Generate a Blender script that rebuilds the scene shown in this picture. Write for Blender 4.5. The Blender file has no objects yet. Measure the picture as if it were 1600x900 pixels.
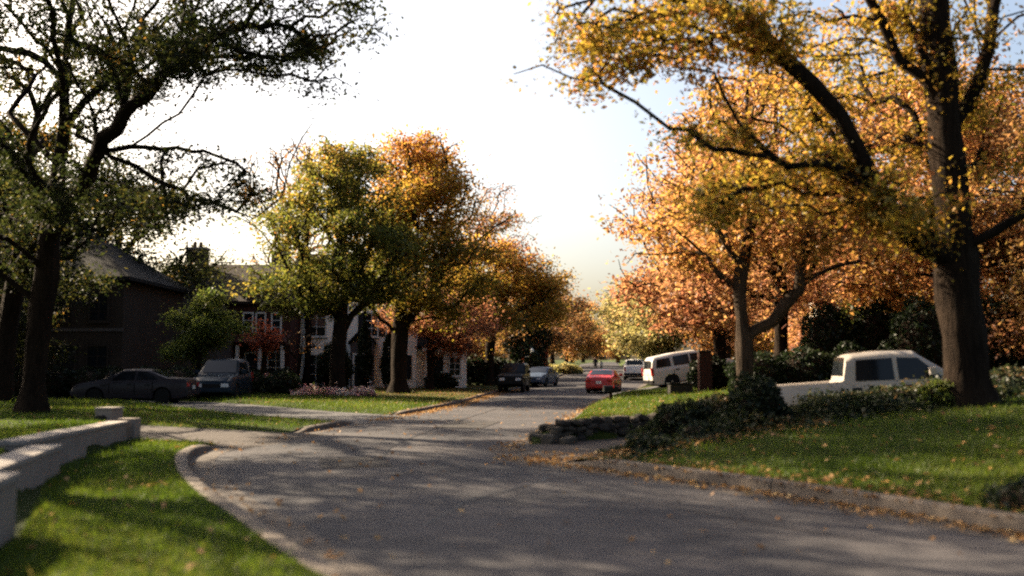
import bpy, bmesh, math, random
import numpy as np
from mathutils import Vector, Matrix, Euler

R = math.radians
SC = bpy.context.scene
COL = SC.collection
random.seed(7)

# ------------------------------------------------------------------ camera, sky, sun, exposure
cam_d = bpy.data.cameras.new('camera')
cam = bpy.data.objects.new('camera', cam_d); COL.objects.link(cam)
cam.location = (0, 0, 1.6)
cam.rotation_euler = (R(90 + 4.59), 0, 0)
cam_d.lens = 35; cam_d.sensor_width = 36; cam_d.sensor_fit = 'HORIZONTAL'
cam_d.clip_start = 0.05; cam_d.clip_end = 3000
cam_d.dof.use_dof = True
cam_d.dof.focus_distance = 55
cam_d.dof.aperture_fstop = 0.62
SC.camera = cam

SUN_AZ = 56.0      # degrees from +Y towards -X
SUN_EL = 31.0
world = bpy.data.worlds.new('World'); SC.world = world; world.use_nodes = True
wn = world.node_tree.nodes; wl = world.node_tree.links
for n in list(wn): wn.remove(n)
sky = wn.new('ShaderNodeTexSky'); sky.sky_type = 'NISHITA'; sky.sun_disc = False
sky.sun_elevation = R(SUN_EL); sky.sun_rotation = R(-SUN_AZ)
sky.altitude = 100; sky.air_density = 1.0; sky.dust_density = 6.0; sky.ozone_density = 0.0
bg = wn.new('ShaderNodeBackground'); bg.inputs['Strength'].default_value = 0.05
wo = wn.new('ShaderNodeOutputWorld')
wl.new(sky.outputs[0], bg.inputs['Color']); wl.new(bg.outputs[0], wo.inputs['Surface'])

sun_d = bpy.data.lights.new('sun', 'SUN'); sun_d.energy = 5.0; sun_d.angle = R(0.5)
sun_d.color = (1.0, 0.82, 0.58)
sun = bpy.data.objects.new('sun', sun_d); COL.objects.link(sun)
ce = math.cos(R(SUN_EL))
to_sun = Vector((-math.sin(R(SUN_AZ)) * ce, math.cos(R(SUN_AZ)) * ce, math.sin(R(SUN_EL))))
sun.rotation_euler = to_sun.to_track_quat('Z', 'Y').to_euler()
sun.location = to_sun * 60

SC.view_settings.view_transform = 'Standard'; SC.view_settings.look = 'None'
SC.view_settings.gamma = 1.0; SC.view_settings.use_curve_mapping = False
SC.view_settings.exposure = 2.5
SC.render.engine = 'CYCLES'
SC.cycles.use_denoising = False; SC.cycles.filter_width = 2.2
SC.cycles.max_bounces = 7; SC.cycles.diffuse_bounces = 6; SC.cycles.transmission_bounces = 4
SC.cycles.transparent_max_bounces = 4; SC.cycles.sample_clamp_indirect = 4.0

# ------------------------------------------------------------------ materials
MATS = {}
ALB = 0.46       # the photograph is exposed for the shade: keep base colours at the low end
def nodes_of(name):
    m = bpy.data.materials.new(name); m.use_nodes = True
    nt = m.node_tree
    for n in list(nt.nodes): nt.nodes.remove(n)
    out = nt.nodes.new('ShaderNodeOutputMaterial')
    MATS[name] = m
    return m, nt, out

def mat(name, c1, c2=None, scale=6.0, rough=0.8, bump=0.0, metallic=0.0, coat=0.0, spec=0.14, detail=6.0, scale2=None, dist=0.02, emit=None):
    """principled surface whose colour wanders between c1 and c2 with world-size noise"""
    m, nt, out = nodes_of(name); N = nt.nodes.new; L = nt.links.new
    p = N('ShaderNodeBsdfPrincipled'); L(p.outputs[0], out.inputs['Surface'])
    p.inputs['Roughness'].default_value = rough; p.inputs['Metallic'].default_value = metallic
    p.inputs['Coat Weight'].default_value = coat; p.inputs['Coat Roughness'].default_value = 0.06
    p.inputs['Specular IOR Level'].default_value = spec
    if not name.startswith(('paint', 'white_wall', 'plate', 'lamp', 'trim', 'rim', 'chrome')):
        c1 = tuple(v * ALB for v in c1); c2 = tuple(v * ALB for v in c2) if c2 else None
    if c2 is None: c2 = tuple(c * 0.8 for c in c1)
    tc = N('ShaderNodeTexCoord'); no = N('ShaderNodeTexNoise'); no.inputs['Scale'].default_value = scale
    no.inputs['Detail'].default_value = detail; no.inputs['Roughness'].default_value = 0.65
    L(tc.outputs['Object'], no.inputs['Vector'])
    rp = N('ShaderNodeValToRGB'); rp.color_ramp.elements[0].position = 0.32; rp.color_ramp.elements[1].position = 0.68
    rp.color_ramp.elements[0].color = (*c1, 1); rp.color_ramp.elements[1].color = (*c2, 1)
    L(no.outputs['Fac'], rp.inputs['Fac']); L(rp.outputs['Color'], p.inputs['Base Color'])
    if bump > 0:
        n2 = N('ShaderNodeTexNoise'); n2.inputs['Scale'].default_value = scale2 or scale * 4; n2.inputs['Detail'].default_value = 5
        L(tc.outputs['Object'], n2.inputs['Vector'])
        b = N('ShaderNodeBump'); b.inputs['Strength'].default_value = bump; b.inputs['Distance'].default_value = dist
        L(n2.outputs['Fac'], b.inputs['Height']); L(b.outputs['Normal'], p.inputs['Normal'])
    if emit:
        p.inputs['Emission Color'].default_value = (*emit[0], 1); p.inputs['Emission Strength'].default_value = emit[1]
    return m

def leaf_mat(name, stops, trans=0.5, gain=0.9):
    """leaf colour picked per leaf by the face attribute 'tint'"""
    m, nt, out = nodes_of(name); N = nt.nodes.new; L = nt.links.new
    at = N('ShaderNodeAttribute'); at.attribute_name = 'tint'
    rp = N('ShaderNodeValToRGB'); cr = rp.color_ramp
    while len(cr.elements) < len(stops): cr.elements.new(0.5)
    for e, (pos, c) in zip(cr.elements, stops):
        e.position = pos; e.color = (*[min(1, v * gain) for v in c], 1)
    L(at.outputs['Fac'], rp.inputs['Fac'])
    d = N('ShaderNodeBsdfDiffuse'); t = N('ShaderNodeBsdfTranslucent'); g = N('ShaderNodeBsdfGlossy')
    hs = N('ShaderNodeHueSaturation'); hs.inputs['Saturation'].default_value = 1.0; hs.inputs['Value'].default_value = 1.35
    L(rp.outputs['Color'], d.inputs['Color']); L(rp.outputs['Color'], hs.inputs['Color']); L(hs.outputs[0], t.inputs['Color'])
    g.inputs['Roughness'].default_value = 0.5; g.inputs['Color'].default_value = (1, 1, 1, 1)
    mx = N('ShaderNodeMixShader'); mx.inputs[0].default_value = trans
    L(d.outputs[0], mx.inputs[1]); L(t.outputs[0], mx.inputs[2])
    m2 = N('ShaderNodeMixShader'); m2.inputs[0].default_value = 0.015
    L(mx.outputs[0], m2.inputs[1]); L(g.outputs[0], m2.inputs[2])
    L(m2.outputs[0], out.inputs['Surface'])
    return m

def asphalt_mat():
    m, nt, out = nodes_of('asphalt'); N = nt.nodes.new; L = nt.links.new
    p = N('ShaderNodeBsdfPrincipled'); p.inputs['Roughness'].default_value = 0.85; p.inputs['Specular IOR Level'].default_value = 0.10
    L(p.outputs[0], out.inputs['Surface'])
    tc = N('ShaderNodeTexCoord')
    def noise(sc, det=5, ro=0.6):
        n = N('ShaderNodeTexNoise'); n.inputs['Scale'].default_value = sc; n.inputs['Detail'].default_value = det; n.inputs['Roughness'].default_value = ro
        L(tc.outputs['Object'], n.inputs['Vector']); return n
    big = noise(0.35, 4); mid = noise(2.2, 6, 0.7); fine = noise(75, 3, 0.7); vf = noise(28, 4, 0.75)
    r1 = N('ShaderNodeValToRGB'); r1.color_ramp.elements[0].position = 0.35; r1.color_ramp.elements[1].position = 0.65
    r1.color_ramp.elements[0].color = (0.034, 0.034, 0.038, 1); r1.color_ramp.elements[1].color = (0.060, 0.056, 0.058, 1)
    L(big.outputs['Fac'], r1.inputs['Fac'])
    r2 = N('ShaderNodeValToRGB'); r2.color_ramp.elements[0].position = 0.3; r2.color_ramp.elements[1].position = 0.7
    r2.color_ramp.elements[0].color = (0.72, 0.72, 0.74, 1); r2.color_ramp.elements[1].color = (1.2, 1.17, 1.14, 1)
    L(mid.outputs['Fac'], r2.inputs['Fac'])
    r3 = N('ShaderNodeValToRGB'); r3.color_ramp.elements[0].position = 0.3; r3.color_ramp.elements[1].position = 0.72
    r3.color_ramp.elements[0].color = (0.82, 0.82, 0.82, 1); r3.color_ramp.elements[1].color = (1.18, 1.17, 1.16, 1)
    ad = N('ShaderNodeMath'); ad.operation = 'ADD'; L(fine.outputs['Fac'], ad.inputs[0]); L(vf.outputs['Fac'], ad.inputs[1])
    hf = N('ShaderNodeMath'); hf.operation = 'MULTIPLY'; hf.inputs[1].default_value = 0.5; L(ad.outputs[0], hf.inputs[0])
    L(hf.outputs[0], r3.inputs['Fac'])
    x1 = N('ShaderNodeMixRGB'); x1.blend_type = 'MULTIPLY'; x1.inputs[0].default_value = 1
    L(r1.outputs[0], x1.inputs[1]); L(r2.outputs[0], x1.inputs[2])
    x2 = N('ShaderNodeMixRGB'); x2.blend_type = 'MULTIPLY'; x2.inputs[0].default_value = 1
    L(x1.outputs[0], x2.inputs[1]); L(r3.outputs[0], x2.inputs[2])
    # hairline cracks
    vo = N('ShaderNodeTexVoronoi'); vo.feature = 'DISTANCE_TO_EDGE'; vo.inputs['Scale'].default_value = 0.55
    wp = noise(1.3, 4); mp = N('ShaderNodeMixRGB'); mp.blend_type = 'ADD'; mp.inputs[0].default_value = 0.7
    L(tc.outputs['Object'], mp.inputs[1]); L(wp.outputs['Color'], mp.inputs[2]); L(mp.outputs[0], vo.inputs['Vector'])
    rc = N('ShaderNodeValToRGB'); rc.color_ramp.elements[0].position = 0.0; rc.color_ramp.elements[1].position = 0.012
    rc.color_ramp.elements[0].color = (0.45, 0.45, 0.45, 1); rc.color_ramp.elements[1].color = (1, 1, 1, 1)
    L(vo.outputs['Distance'], rc.inputs['Fac'])
    x3 = N('ShaderNodeMixRGB'); x3.blend_type = 'MULTIPLY'; x3.inputs[0].default_value = 0.6
    L(x2.outputs[0], x3.inputs[1]); L(rc.outputs[0], x3.inputs[2])
    L(x3.outputs[0], p.inputs['Base Color'])
    b = N('ShaderNodeBump'); b.inputs['Strength'].default_value = 0.5; b.inputs['Distance'].default_value = 0.01
    L(hf.outputs[0], b.inputs['Height']); L(b.outputs['Normal'], p.inputs['Normal'])
    return m

def lawn_mat():
    m, nt, out = nodes_of('lawn'); N = nt.nodes.new; L = nt.links.new
    p = N('ShaderNodeBsdfPrincipled'); p.inputs['Roughness'].default_value = 0.9; p.inputs['Specular IOR Level'].default_value = 0.1
    L(p.outputs[0], out.inputs['Surface'])
    tc = N('ShaderNodeTexCoord')
    def noise(sc, det=5, ro=0.6):
        n = N('ShaderNodeTexNoise'); n.inputs['Scale'].default_value = sc; n.inputs['Detail'].default_value = det; n.inputs['Roughness'].default_value = ro
        L(tc.outputs['Object'], n.inputs['Vector']); return n
    a = noise(0.5, 5); f = noise(9, 6, 0.75); lit = noise(0.22, 4); ff = noise(45, 4, .8)
    r1 = N('ShaderNodeValToRGB'); r1.color_ramp.elements[0].position = 0.3; r1.color_ramp.elements[1].position = 0.7
    r1.color_ramp.elements[0].color = (0.017, 0.030, 0.003, 1); r1.color_ramp.elements[1].color = (0.038, 0.052, 0.006, 1)
    L(a.outputs['Fac'], r1.inputs['Fac'])
    # fallen-leaf litter: large drifts broken up by a fine noise, carried by the attribute 'litter'
    at = N('ShaderNodeAttribute'); at.attribute_name = 'litter'
    r2 = N('ShaderNodeValToRGB'); r2.color_ramp.elements[0].position = 0.25; r2.color_ramp.elements[1].position = 0.75
    r2.color_ramp.elements[0].color = (0.062, 0.034, 0.014, 1); r2.color_ramp.elements[1].color = (0.15, 0.09, 0.036, 1)
    L(ff.outputs['Fac'], r2.inputs['Fac'])
    s = N('ShaderNodeMath'); s.operation = 'ADD'; L(at.outputs['Fac'], s.inputs[0]); L(f.outputs['Fac'], s.inputs[1])
    r3 = N('ShaderNodeValToRGB'); r3.color_ramp.elements[0].position = 0.72; r3.color_ramp.elements[1].position = 0.95
    L(s.outputs[0], r3.inputs['Fac'])
    x = N('ShaderNodeMixRGB'); L(r3.outputs[0], x.inputs[0]); L(r1.outputs[0], x.inputs[1]); L(r2.outputs[0], x.inputs[2])
    x2 = N('ShaderNodeMixRGB'); x2.blend_type = 'MULTIPLY'; x2.inputs[0].default_value = 1
    r4 = N('ShaderNodeValToRGB'); r4.color_ramp.elements[0].position = 0.3; r4.color_ramp.elements[1].position = 0.7
    r4.color_ramp.elements[0].color = (.6, .6, .6, 1); r4.color_ramp.elements[1].color = (1.3, 1.3, 1.3, 1)
    L(ff.outputs['Fac'], r4.inputs['Fac']); L(x.outputs[0], x2.inputs[1]); L(r4.outputs[0], x2.inputs[2])
    L(x2.outputs[0], p.inputs['Base Color'])
    b = N('ShaderNodeBump'); b.inputs['Strength'].default_value = 1.0; b.inputs['Distance'].default_value = 0.05
    L(ff.outputs['Fac'], b.inputs['Height']); L(b.outputs['Normal'], p.inputs['Normal'])
    return m

asphalt_mat(); lawn_mat()
mat('concrete', (0.252, 0.205, 0.169), (0.159, 0.131, 0.108), 1.4, 0.85, 0.4, scale2=30)
mat('gutter_concrete', (0.182, 0.153, 0.132), (0.116, 0.098, 0.087), 1.1, 0.85, 0.4, scale2=30)
mat('drive_concrete', (0.143, 0.139, 0.143), (0.108, 0.104, 0.108), 0.8, 0.85, 0.3, scale2=30)
mat('drive_brown', (0.119, 0.098, 0.087), (0.077, 0.063, 0.056), 0.9, 0.9, 0.4, scale2=25)
mat('patch', (0.050, 0.047, 0.048), (0.078, 0.070, 0.068), 3, 0.9, 0.4, scale2=60)
mat('tar', (0.03, 0.029, 0.03), (0.05, 0.048, 0.05), 5, 0.6)
def bark_mat(name, c1, c2):
    m, nt, out = nodes_of(name); N = nt.nodes.new; L = nt.links.new
    p = N('ShaderNodeBsdfPrincipled'); p.inputs['Roughness'].default_value = .95; p.inputs['Specular IOR Level'].default_value = .05; L(p.outputs[0], out.inputs['Surface'])
    tc = N('ShaderNodeTexCoord'); mp = N('ShaderNodeMapping'); mp.inputs['Scale'].default_value = (1, 1, .16); L(tc.outputs['Object'], mp.inputs['Vector'])
    n1 = N('ShaderNodeTexNoise'); n1.inputs['Scale'].default_value = 15; n1.inputs['Detail'].default_value = 6; n1.inputs['Roughness'].default_value = .7; L(mp.outputs[0], n1.inputs['Vector'])
    n2 = N('ShaderNodeTexNoise'); n2.inputs['Scale'].default_value = 1.3; n2.inputs['Detail'].default_value = 4; L(tc.outputs['Object'], n2.inputs['Vector'])
    ad = N('ShaderNodeMath'); ad.operation = 'MULTIPLY_ADD'; ad.inputs[1].default_value = .45; L(n2.outputs['Fac'], ad.inputs[0]); L(n1.outputs['Fac'], ad.inputs[2])
    r = N('ShaderNodeValToRGB'); r.color_ramp.elements[0].position = .5; r.color_ramp.elements[1].position = .9
    r.color_ramp.elements[0].color = (*c2, 1); r.color_ramp.elements[1].color = (*c1, 1); L(ad.outputs[0], r.inputs['Fac']); L(r.outputs[0], p.inputs['Base Color'])
    b = N('ShaderNodeBump'); b.inputs['Strength'].default_value = 1.0; b.inputs['Distance'].default_value = .09; L(n1.outputs['Fac'], b.inputs['Height']); L(b.outputs['Normal'], p.inputs['Normal'])
bark_mat('bark', (0.024, 0.016, 0.011), (0.006, 0.004, 0.003)); bark_mat('bark_pale', (0.055, 0.039, 0.028), (0.014, 0.010, 0.007))
mat('white_brick', (0.41, 0.345, 0.30), (0.31, 0.255, 0.22), 2.5, 0.85, 0.5, scale2=22)
mat('coping', (0.45, 0.40, 0.36), (0.34, 0.295, 0.265), 3, 0.85, 0.4, scale2=25)
mat('stone_a', (0.112, 0.096, 0.079), (0.062, 0.051, 0.042), 5, 0.9, 0.8, scale2=16)
mat('stone_b', (0.169, 0.141, 0.112), (0.090, 0.074, 0.056), 5, 0.9, 0.8, scale2=16)
mat('stone_c', (0.074, 0.065, 0.056), (0.040, 0.035, 0.031), 5, 0.9, 0.8, scale2=16)
mat('mortar', (0.10, 0.085, 0.07), (0.05, 0.042, 0.035), 8, 0.95, 0.6)
mat('stucco', (0.075, 0.052, 0.040), (0.050, 0.036, 0.029), 0.8, 0.9, 0.3, scale2=30)
mat('stucco_grey', (0.180, 0.150, 0.144), (0.132, 0.108, 0.105), 0.7, 0.9, 0.3, scale2=30)
mat('white_wall', (0.84, 0.78, 0.70), (0.76, 0.70, 0.62), 0.6, 0.85, 0.3, scale2=12)
mat('red_brick', (0.136, 0.056, 0.040), (0.080, 0.036, 0.028), 3, 0.9, 0.5, scale2=20)
mat('roof_dark', (0.022, 0.019, 0.017), (0.013, 0.011, 0.010), 2, 0.9, 0.6, scale2=12)
mat('roof_brown', (0.059, 0.038, 0.029), (0.035, 0.024, 0.020), 2, 0.9, 0.6, scale2=12)
mat('roof_red', (0.13, 0.055, 0.04), (0.08, 0.035, 0.028), 2, 0.9, 0.6, scale2=12)
mat('trim_white', (0.62, 0.59, 0.54), (0.52, 0.49, 0.45), 4, 0.7)
mat('shutter', (0.02, 0.024, 0.03), (0.03, 0.033, 0.04), 4, 0.6)
mat('door_dark', (0.04, 0.045, 0.05), (0.025, 0.028, 0.032), 4, 0.5)
mat('glass', (0.012, 0.015, 0.02), (0.02, 0.024, 0.03), 2, 0.07, spec=0.22)
mat('blind', (0.25, 0.15, 0.11), (0.18, 0.10, 0.08), 4, 0.7)
mat('tyre', (0.014, 0.014, 0.014), (0.022, 0.022, 0.022), 20, 0.85)
mat('rim', (0.35, 0.35, 0.36), (0.28, 0.28, 0.29), 8, 0.35, metallic=0.8)
mat('under', (0.008, 0.008, 0.008), (0.012, 0.012, 0.012), 8, 0.9)
mat('plastic_black', (0.015, 0.015, 0.016), (0.022, 0.022, 0.023), 8, 0.5)
mat('chrome', (0.5, 0.5, 0.5), (0.4, 0.4, 0.4), 8, 0.2, metallic=1.0)
mat('lamp_red', (0.35, 0.015, 0.012), (0.28, 0.012, 0.01), 8, 0.2, coat=0.5)
mat('lamp_clear', (0.6, 0.6, 0.62), (0.5, 0.5, 0.52), 8, 0.12, coat=0.8)
mat('plate', (0.6, 0.6, 0.58), (0.5, 0.5, 0.48), 8, 0.5)
def paint(name, c, rough=0.3): mat(name, c, tuple(v * 0.85 for v in c), 1.5, rough, coat=(0.25 if sum(c) > 0.35 else 0.04), spec=(0.3 if sum(c) > 0.35 else 0.1))
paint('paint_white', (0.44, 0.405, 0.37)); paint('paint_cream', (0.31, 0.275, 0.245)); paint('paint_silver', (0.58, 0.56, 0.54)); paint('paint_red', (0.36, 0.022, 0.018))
paint('paint_black', (0.010, 0.010, 0.011)); paint('paint_blue', (0.055, 0.075, 0.115)); paint('paint_grey', (0.028, 0.024, 0.028))
paint('paint_teal', (0.013, 0.022, 0.034))
mat('skin', (0.42, 0.26, 0.18), (0.36, 0.22, 0.15), 6, 0.6)
mat('cloth_dark', (0.02, 0.02, 0.024), (0.03, 0.03, 0.035), 8, 0.9)
mat('cloth_white', (0.70, 0.68, 0.64), (0.6, 0.58, 0.55), 8, 0.9)
mat('hair', (0.03, 0.02, 0.014), (0.02, 0.014, 0.01), 8, 0.8)
mat('mulch', (0.06, 0.035, 0.022), (0.035, 0.02, 0.014), 12, 0.95, 0.8, scale2=40)
mat('metal_dark', (0.02, 0.022, 0.024), (0.03, 0.032, 0.034), 6, 0.45, metallic=0.4)
mat('lamp_glow', (0.8, 0.78, 0.7), (0.8, 0.78, 0.7), 6, 0.3)

GREEN = [(0.0, (0.034, 0.046, 0.010)), (0.35, (0.068, 0.080, 0.014)), (0.65, (0.135, 0.125, 0.020)), (0.85, (0.24, 0.165, 0.028)), (1.0, (0.28, 0.13, 0.03))]
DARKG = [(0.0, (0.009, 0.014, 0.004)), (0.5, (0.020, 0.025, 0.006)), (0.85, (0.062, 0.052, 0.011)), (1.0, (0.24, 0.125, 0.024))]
GOLD = [(0.0, (0.095, 0.088, 0.014)), (0.3, (0.25, 0.175, 0.022)), (0.6, (0.35, 0.195, 0.030)), (0.85, (0.33, 0.14, 0.038)), (1.0, (0.28, 0.095, 0.04))]
ORANGE = [(0.0, (0.24, 0.16, 0.03)), (0.3, (0.33, 0.175, 0.045)), (0.65, (0.34, 0.145, 0.055)), (1.0, (0.26, 0.09, 0.045))]
PINK = [(0.0, (0.31, 0.18, 0.055)), (0.4, (0.34, 0.165, 0.07)), (0.75, (0.30, 0.125, 0.06)), (1.0, (0.21, 0.075, 0.045))]
RUST = [(0.0, (0.15, 0.105, 0.028)), (0.4, (0.21, 0.112, 0.036)), (0.75, (0.19, 0.082, 0.036)), (1.0, (0.12, 0.05, 0.028))]
PALE = [(0.0, (0.13, 0.13, 0.042)), (0.5, (0.24, 0.20, 0.070)), (0.8, (0.31, 0.215, 0.080)), (1.0, (0.28, 0.15, 0.065))]
LIME = [(0.0, (0.038, 0.060, 0.012)), (0.5, (0.080, 0.105, 0.018)), (1.0, (0.15, 0.155, 0.028))]
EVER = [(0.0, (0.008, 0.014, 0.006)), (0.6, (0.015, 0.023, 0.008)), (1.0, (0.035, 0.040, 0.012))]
IVY = [(0.0, (0.010, 0.017, 0.008)), (0.55, (0.022, 0.031, 0.011)), (0.8, (0.062, 0.058, 0.022)), (1.0, (0.19, 0.105, 0.045))]
REDL = [(0.0, (0.10, 0.025, 0.016)), (0.5, (0.19, 0.042, 0.022)), (1.0, (0.24, 0.085, 0.03))]
for n_, s_ in dict(green=GREEN, darkg=DARKG, gold=GOLD, orange=ORANGE, pink=PINK, rust=RUST, pale=PALE, lime=LIME, ever=EVER, ivy=IVY, redl=REDL).items():
    leaf_mat('leaf_' + n_, s_, 0.35 if n_ in ('ever', 'ivy') else 0.6)
leaf_mat('leaf_fallen', [(0.0, (0.10, 0.05, 0.022)), (0.4, (0.22, 0.11, 0.04)), (0.75, (0.36, 0.20, 0.07)), (1.0, (0.44, 0.32, 0.16))], 0.25)
leaf_mat('grass_blade', [(0.0, (0.022, 0.042, 0.004)), (0.5, (0.058, 0.092, 0.006)), (0.85, (0.11, 0.13, 0.013)), (1.0, (0.15, 0.12, 0.035))], 0.45)
leaf_mat('petal', [(0.0, (0.10, 0.14, 0.03)), (0.35, (0.42, 0.16, 0.20)), (0.7, (0.55, 0.40, 0.38)), (1.0, (0.60, 0.55, 0.45))], 0.3)
leaf_mat('petal_red', [(0.0, (0.04, 0.07, 0.02)), (0.4, (0.40, 0.03, 0.04)), (1.0, (0.50, 0.16, 0.14))], 0.3)

# ------------------------------------------------------------------ object helpers
def tag(o, label=None, cat=None, group=None, kind=None):
    if label: o['label'] = label
    if cat: o['category'] = cat
    if group: o['group'] = group
    if kind: o['kind'] = kind
    return o

def link(name, me, m=None, parent=None):
    o = bpy.data.objects.new(name, me); COL.objects.link(o)
    if m is not None and len(me.materials) == 0: me.materials.append(MATS[m] if isinstance(m, str) else m)
    if parent is not None: o.parent = parent
    return o

def empty(name, loc=(0, 0, 0), rz=0.0, label=None, cat=None, group=None, kind=None, rx=0.0, ry=0.0):
    o = bpy.data.objects.new(name, None); COL.objects.link(o)
    o.location = loc; o.rotation_euler = (rx, ry, rz); o.empty_display_size = 0.2
    return tag(o, label, cat, group, kind)

def mesh_np(name, v, faces_flat, n_per, smooth=False):
    """fast mesh from numpy: v (n,3), faces (m,n_per)"""
    me = bpy.data.meshes.new(name)
    v = np.ascontiguousarray(v, dtype=np.float32); f = np.ascontiguousarray(faces_flat, dtype=np.int32).reshape(-1, n_per)
    me.vertices.add(len(v)); me.vertices.foreach_set('co', v.ravel())
    me.loops.add(f.size); me.loops.foreach_set('vertex_index', f.ravel())
    me.polygons.add(len(f)); me.polygons.foreach_set('loop_start', np.arange(len(f), dtype=np.int32) * n_per)
    if smooth: me.polygons.foreach_set('use_smooth', np.ones(len(f), dtype=bool))
    me.update(calc_edges=True)
    return me

def face_attr(me, name, vals):
    a = me.attributes.new(name, 'FLOAT', 'FACE'); a.data.foreach_set('value', np.ascontiguousarray(vals, dtype=np.float32))

class MB:
    def __init__(s): s.v = []; s.f = []
    def quad(s, a, b, c, d):
        n = len(s.v); s.v += [tuple(a), tuple(b), tuple(c), tuple(d)]; s.f.append((n, n + 1, n + 2, n + 3)); return s
    def poly(s, pts):
        n = len(s.v); s.v += [tuple(p) for p in pts]; s.f.append(tuple(range(n, n + len(pts)))); return s
    def box(s, x0, x1, y0, y1, z0, z1, M=None):
        n = len(s.v)
        c = [(x0, y0, z0), (x1, y0, z0), (x1, y1, z0), (x0, y1, z0), (x0, y0, z1), (x1, y0, z1), (x1, y1, z1), (x0, y1, z1)]
        if M is not None: c = [tuple(M @ Vector(p)) for p in c]
        s.v += c
        s.f += [tuple(n + i for i in q) for q in ((0, 3, 2, 1), (4, 5, 6, 7), (0, 1, 5, 4), (1, 2, 6, 5), (2, 3, 7, 6), (3, 0, 4, 7))]
        return s
    def lathe(s, prof, seg=16, M=None):
        """profile (r,z) about local z"""
        n = len(s.v)
        for r, z in prof:
            for k in range(seg):
                a = 2 * math.pi * k / seg; p = Vector((r * math.cos(a), r * math.sin(a), z))
                s.v.append(tuple(M @ p) if M is not None else tuple(p))
        for i in range(len(prof) - 1):
            for k in range(seg):
                k2 = (k + 1) % seg
                s.f.append((n + i * seg + k, n + i * seg + k2, n + (i + 1) * seg + k2, n + (i + 1) * seg + k))
        s.f.append(tuple(n + k for k in range(seg))[::-1]); s.f.append(tuple(n + (len(prof) - 1) * seg + k for k in range(seg)))
        return s
    def tube(s, pts, rad, sides=6):
        n0 = len(s.v); pts = [Vector(p) for p in pts]; m = len(pts)
        if not isinstance(rad, (list, tuple)): rad = [rad] * m
        up = Vector((0.31, 0.77, 0.55))
        for i, p in enumerate(pts):
            t = (pts[min(i + 1, m - 1)] - pts[max(i - 1, 0)]).normalized()
            a = t.cross(up).normalized(); b = t.cross(a)
            for k in range(sides):
                q = 2 * math.pi * k / sides
                s.v.append(tuple(p + (a * math.cos(q) + b * math.sin(q)) * rad[i]))
        for i in range(m - 1):
            for k in range(sides):
                k2 = (k + 1) % sides
                s.f.append((n0 + i * sides + k, n0 + i * sides + k2, n0 + (i + 1) * sides + k2, n0 + (i + 1) * sides + k))
        s.f.append(tuple(n0 + k for k in range(sides))[::-1]); s.f.append(tuple(n0 + (m - 1) * sides + k for k in range(sides)))
        return s
    def mesh(s, name, smooth=False, bevel=0.0, weld=False):
        me = bpy.data.meshes.new(name); me.from_pydata(s.v, [], s.f); me.update()
        bm = bmesh.new(); bm.from_mesh(me)
        if weld: bmesh.ops.remove_doubles(bm, verts=bm.verts, dist=1e-4)
        bmesh.ops.recalc_face_normals(bm, faces=bm.faces)
        if bevel > 0:
            bmesh.ops.bevel(bm, geom=list(bm.edges), offset=bevel, segments=2, profile=0.7, affect='EDGES', clamp_overlap=True)
        bm.to_mesh(me); bm.free()
        if smooth:
            me.polygons.foreach_set('use_smooth', np.ones(len(me.polygons), dtype=bool))
            me.set_sharp_from_angle(angle=R(38))
        return me
    def build(s, name, m, parent=None, smooth=False, bevel=0.0, weld=False):
        return link(name, s.mesh(name, smooth, bevel, weld), m, parent)

# ------------------------------------------------------------------ street layout
def catmull(P, step=0.3):
    P = np.array(P, float); out = []
    for i in range(len(P) - 1):
        p0 = P[max(i - 1, 0)]; p1 = P[i]; p2 = P[i + 1]; p3 = P[min(i + 2, len(P) - 1)]
        n = max(2, int(np.linalg.norm(p2[:2] - p1[:2]) / step))
        t = np.linspace(0, 1, n, endpoint=False)[:, None]
        out.append(0.5 * ((2 * p1) + (-p0 + p2) * t + (2 * p0 - 5 * p1 + 4 * p2 - p3) * t ** 2 + (-p0 + 3 * p1 - 3 * p2 + p3) * t ** 3))
    out.append(P[-1:]); return np.vstack(out)

LEFT = catmull([(15, -14), (9.2, -8), (5.4, -2.8), (2.3, 2.0), (0.0, 5.4), (-1.47, 7.9), (-2.6, 10.2), (-3.86, 12.8), (-5.0, 15.6), (-5.75, 18.3), (-5.75, 21.1),
                (-5.2, 24), (-4.15, 31), (-2.7, 41), (-1.55, 56), (-0.9, 63), (2.2, 80), (7, 120), (12, 170), (19, 240), (31, 340), (44, 460)], 0.4)
RIGHT = catmull([(21, -8), (15.0, -3.0), (10.6, 2.2), (7.6, 5.8), (5.4, 8.7), (3.9, 11.6), (2.6, 13.9), (1.2, 15.9), (0.35, 18.0), (0.2, 20.4), (0.7, 22.6),
                 (1.35, 26), (2.2, 33), (3.3, 40), (5.0, 50), (7.0, 60), (9.9, 75), (12.2, 90), (14.2, 120), (18, 170), (26, 240), (38, 340), (51, 460)], 0.4)

def zr(Y):
    Y = np.asarray(Y, float); t = np.clip((Y - 50) / 40, 0, 1)
    s1 = 40 * 0.024 * (t ** 3 - t ** 4 / 2)          # integral of smoothstep slope
    return s1 + np.where(Y > 90, 0.024 * (np.minimum(Y, 160) - 90), 0) + np.where(Y > 160, 0.008 * (Y - 160), 0)

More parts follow.
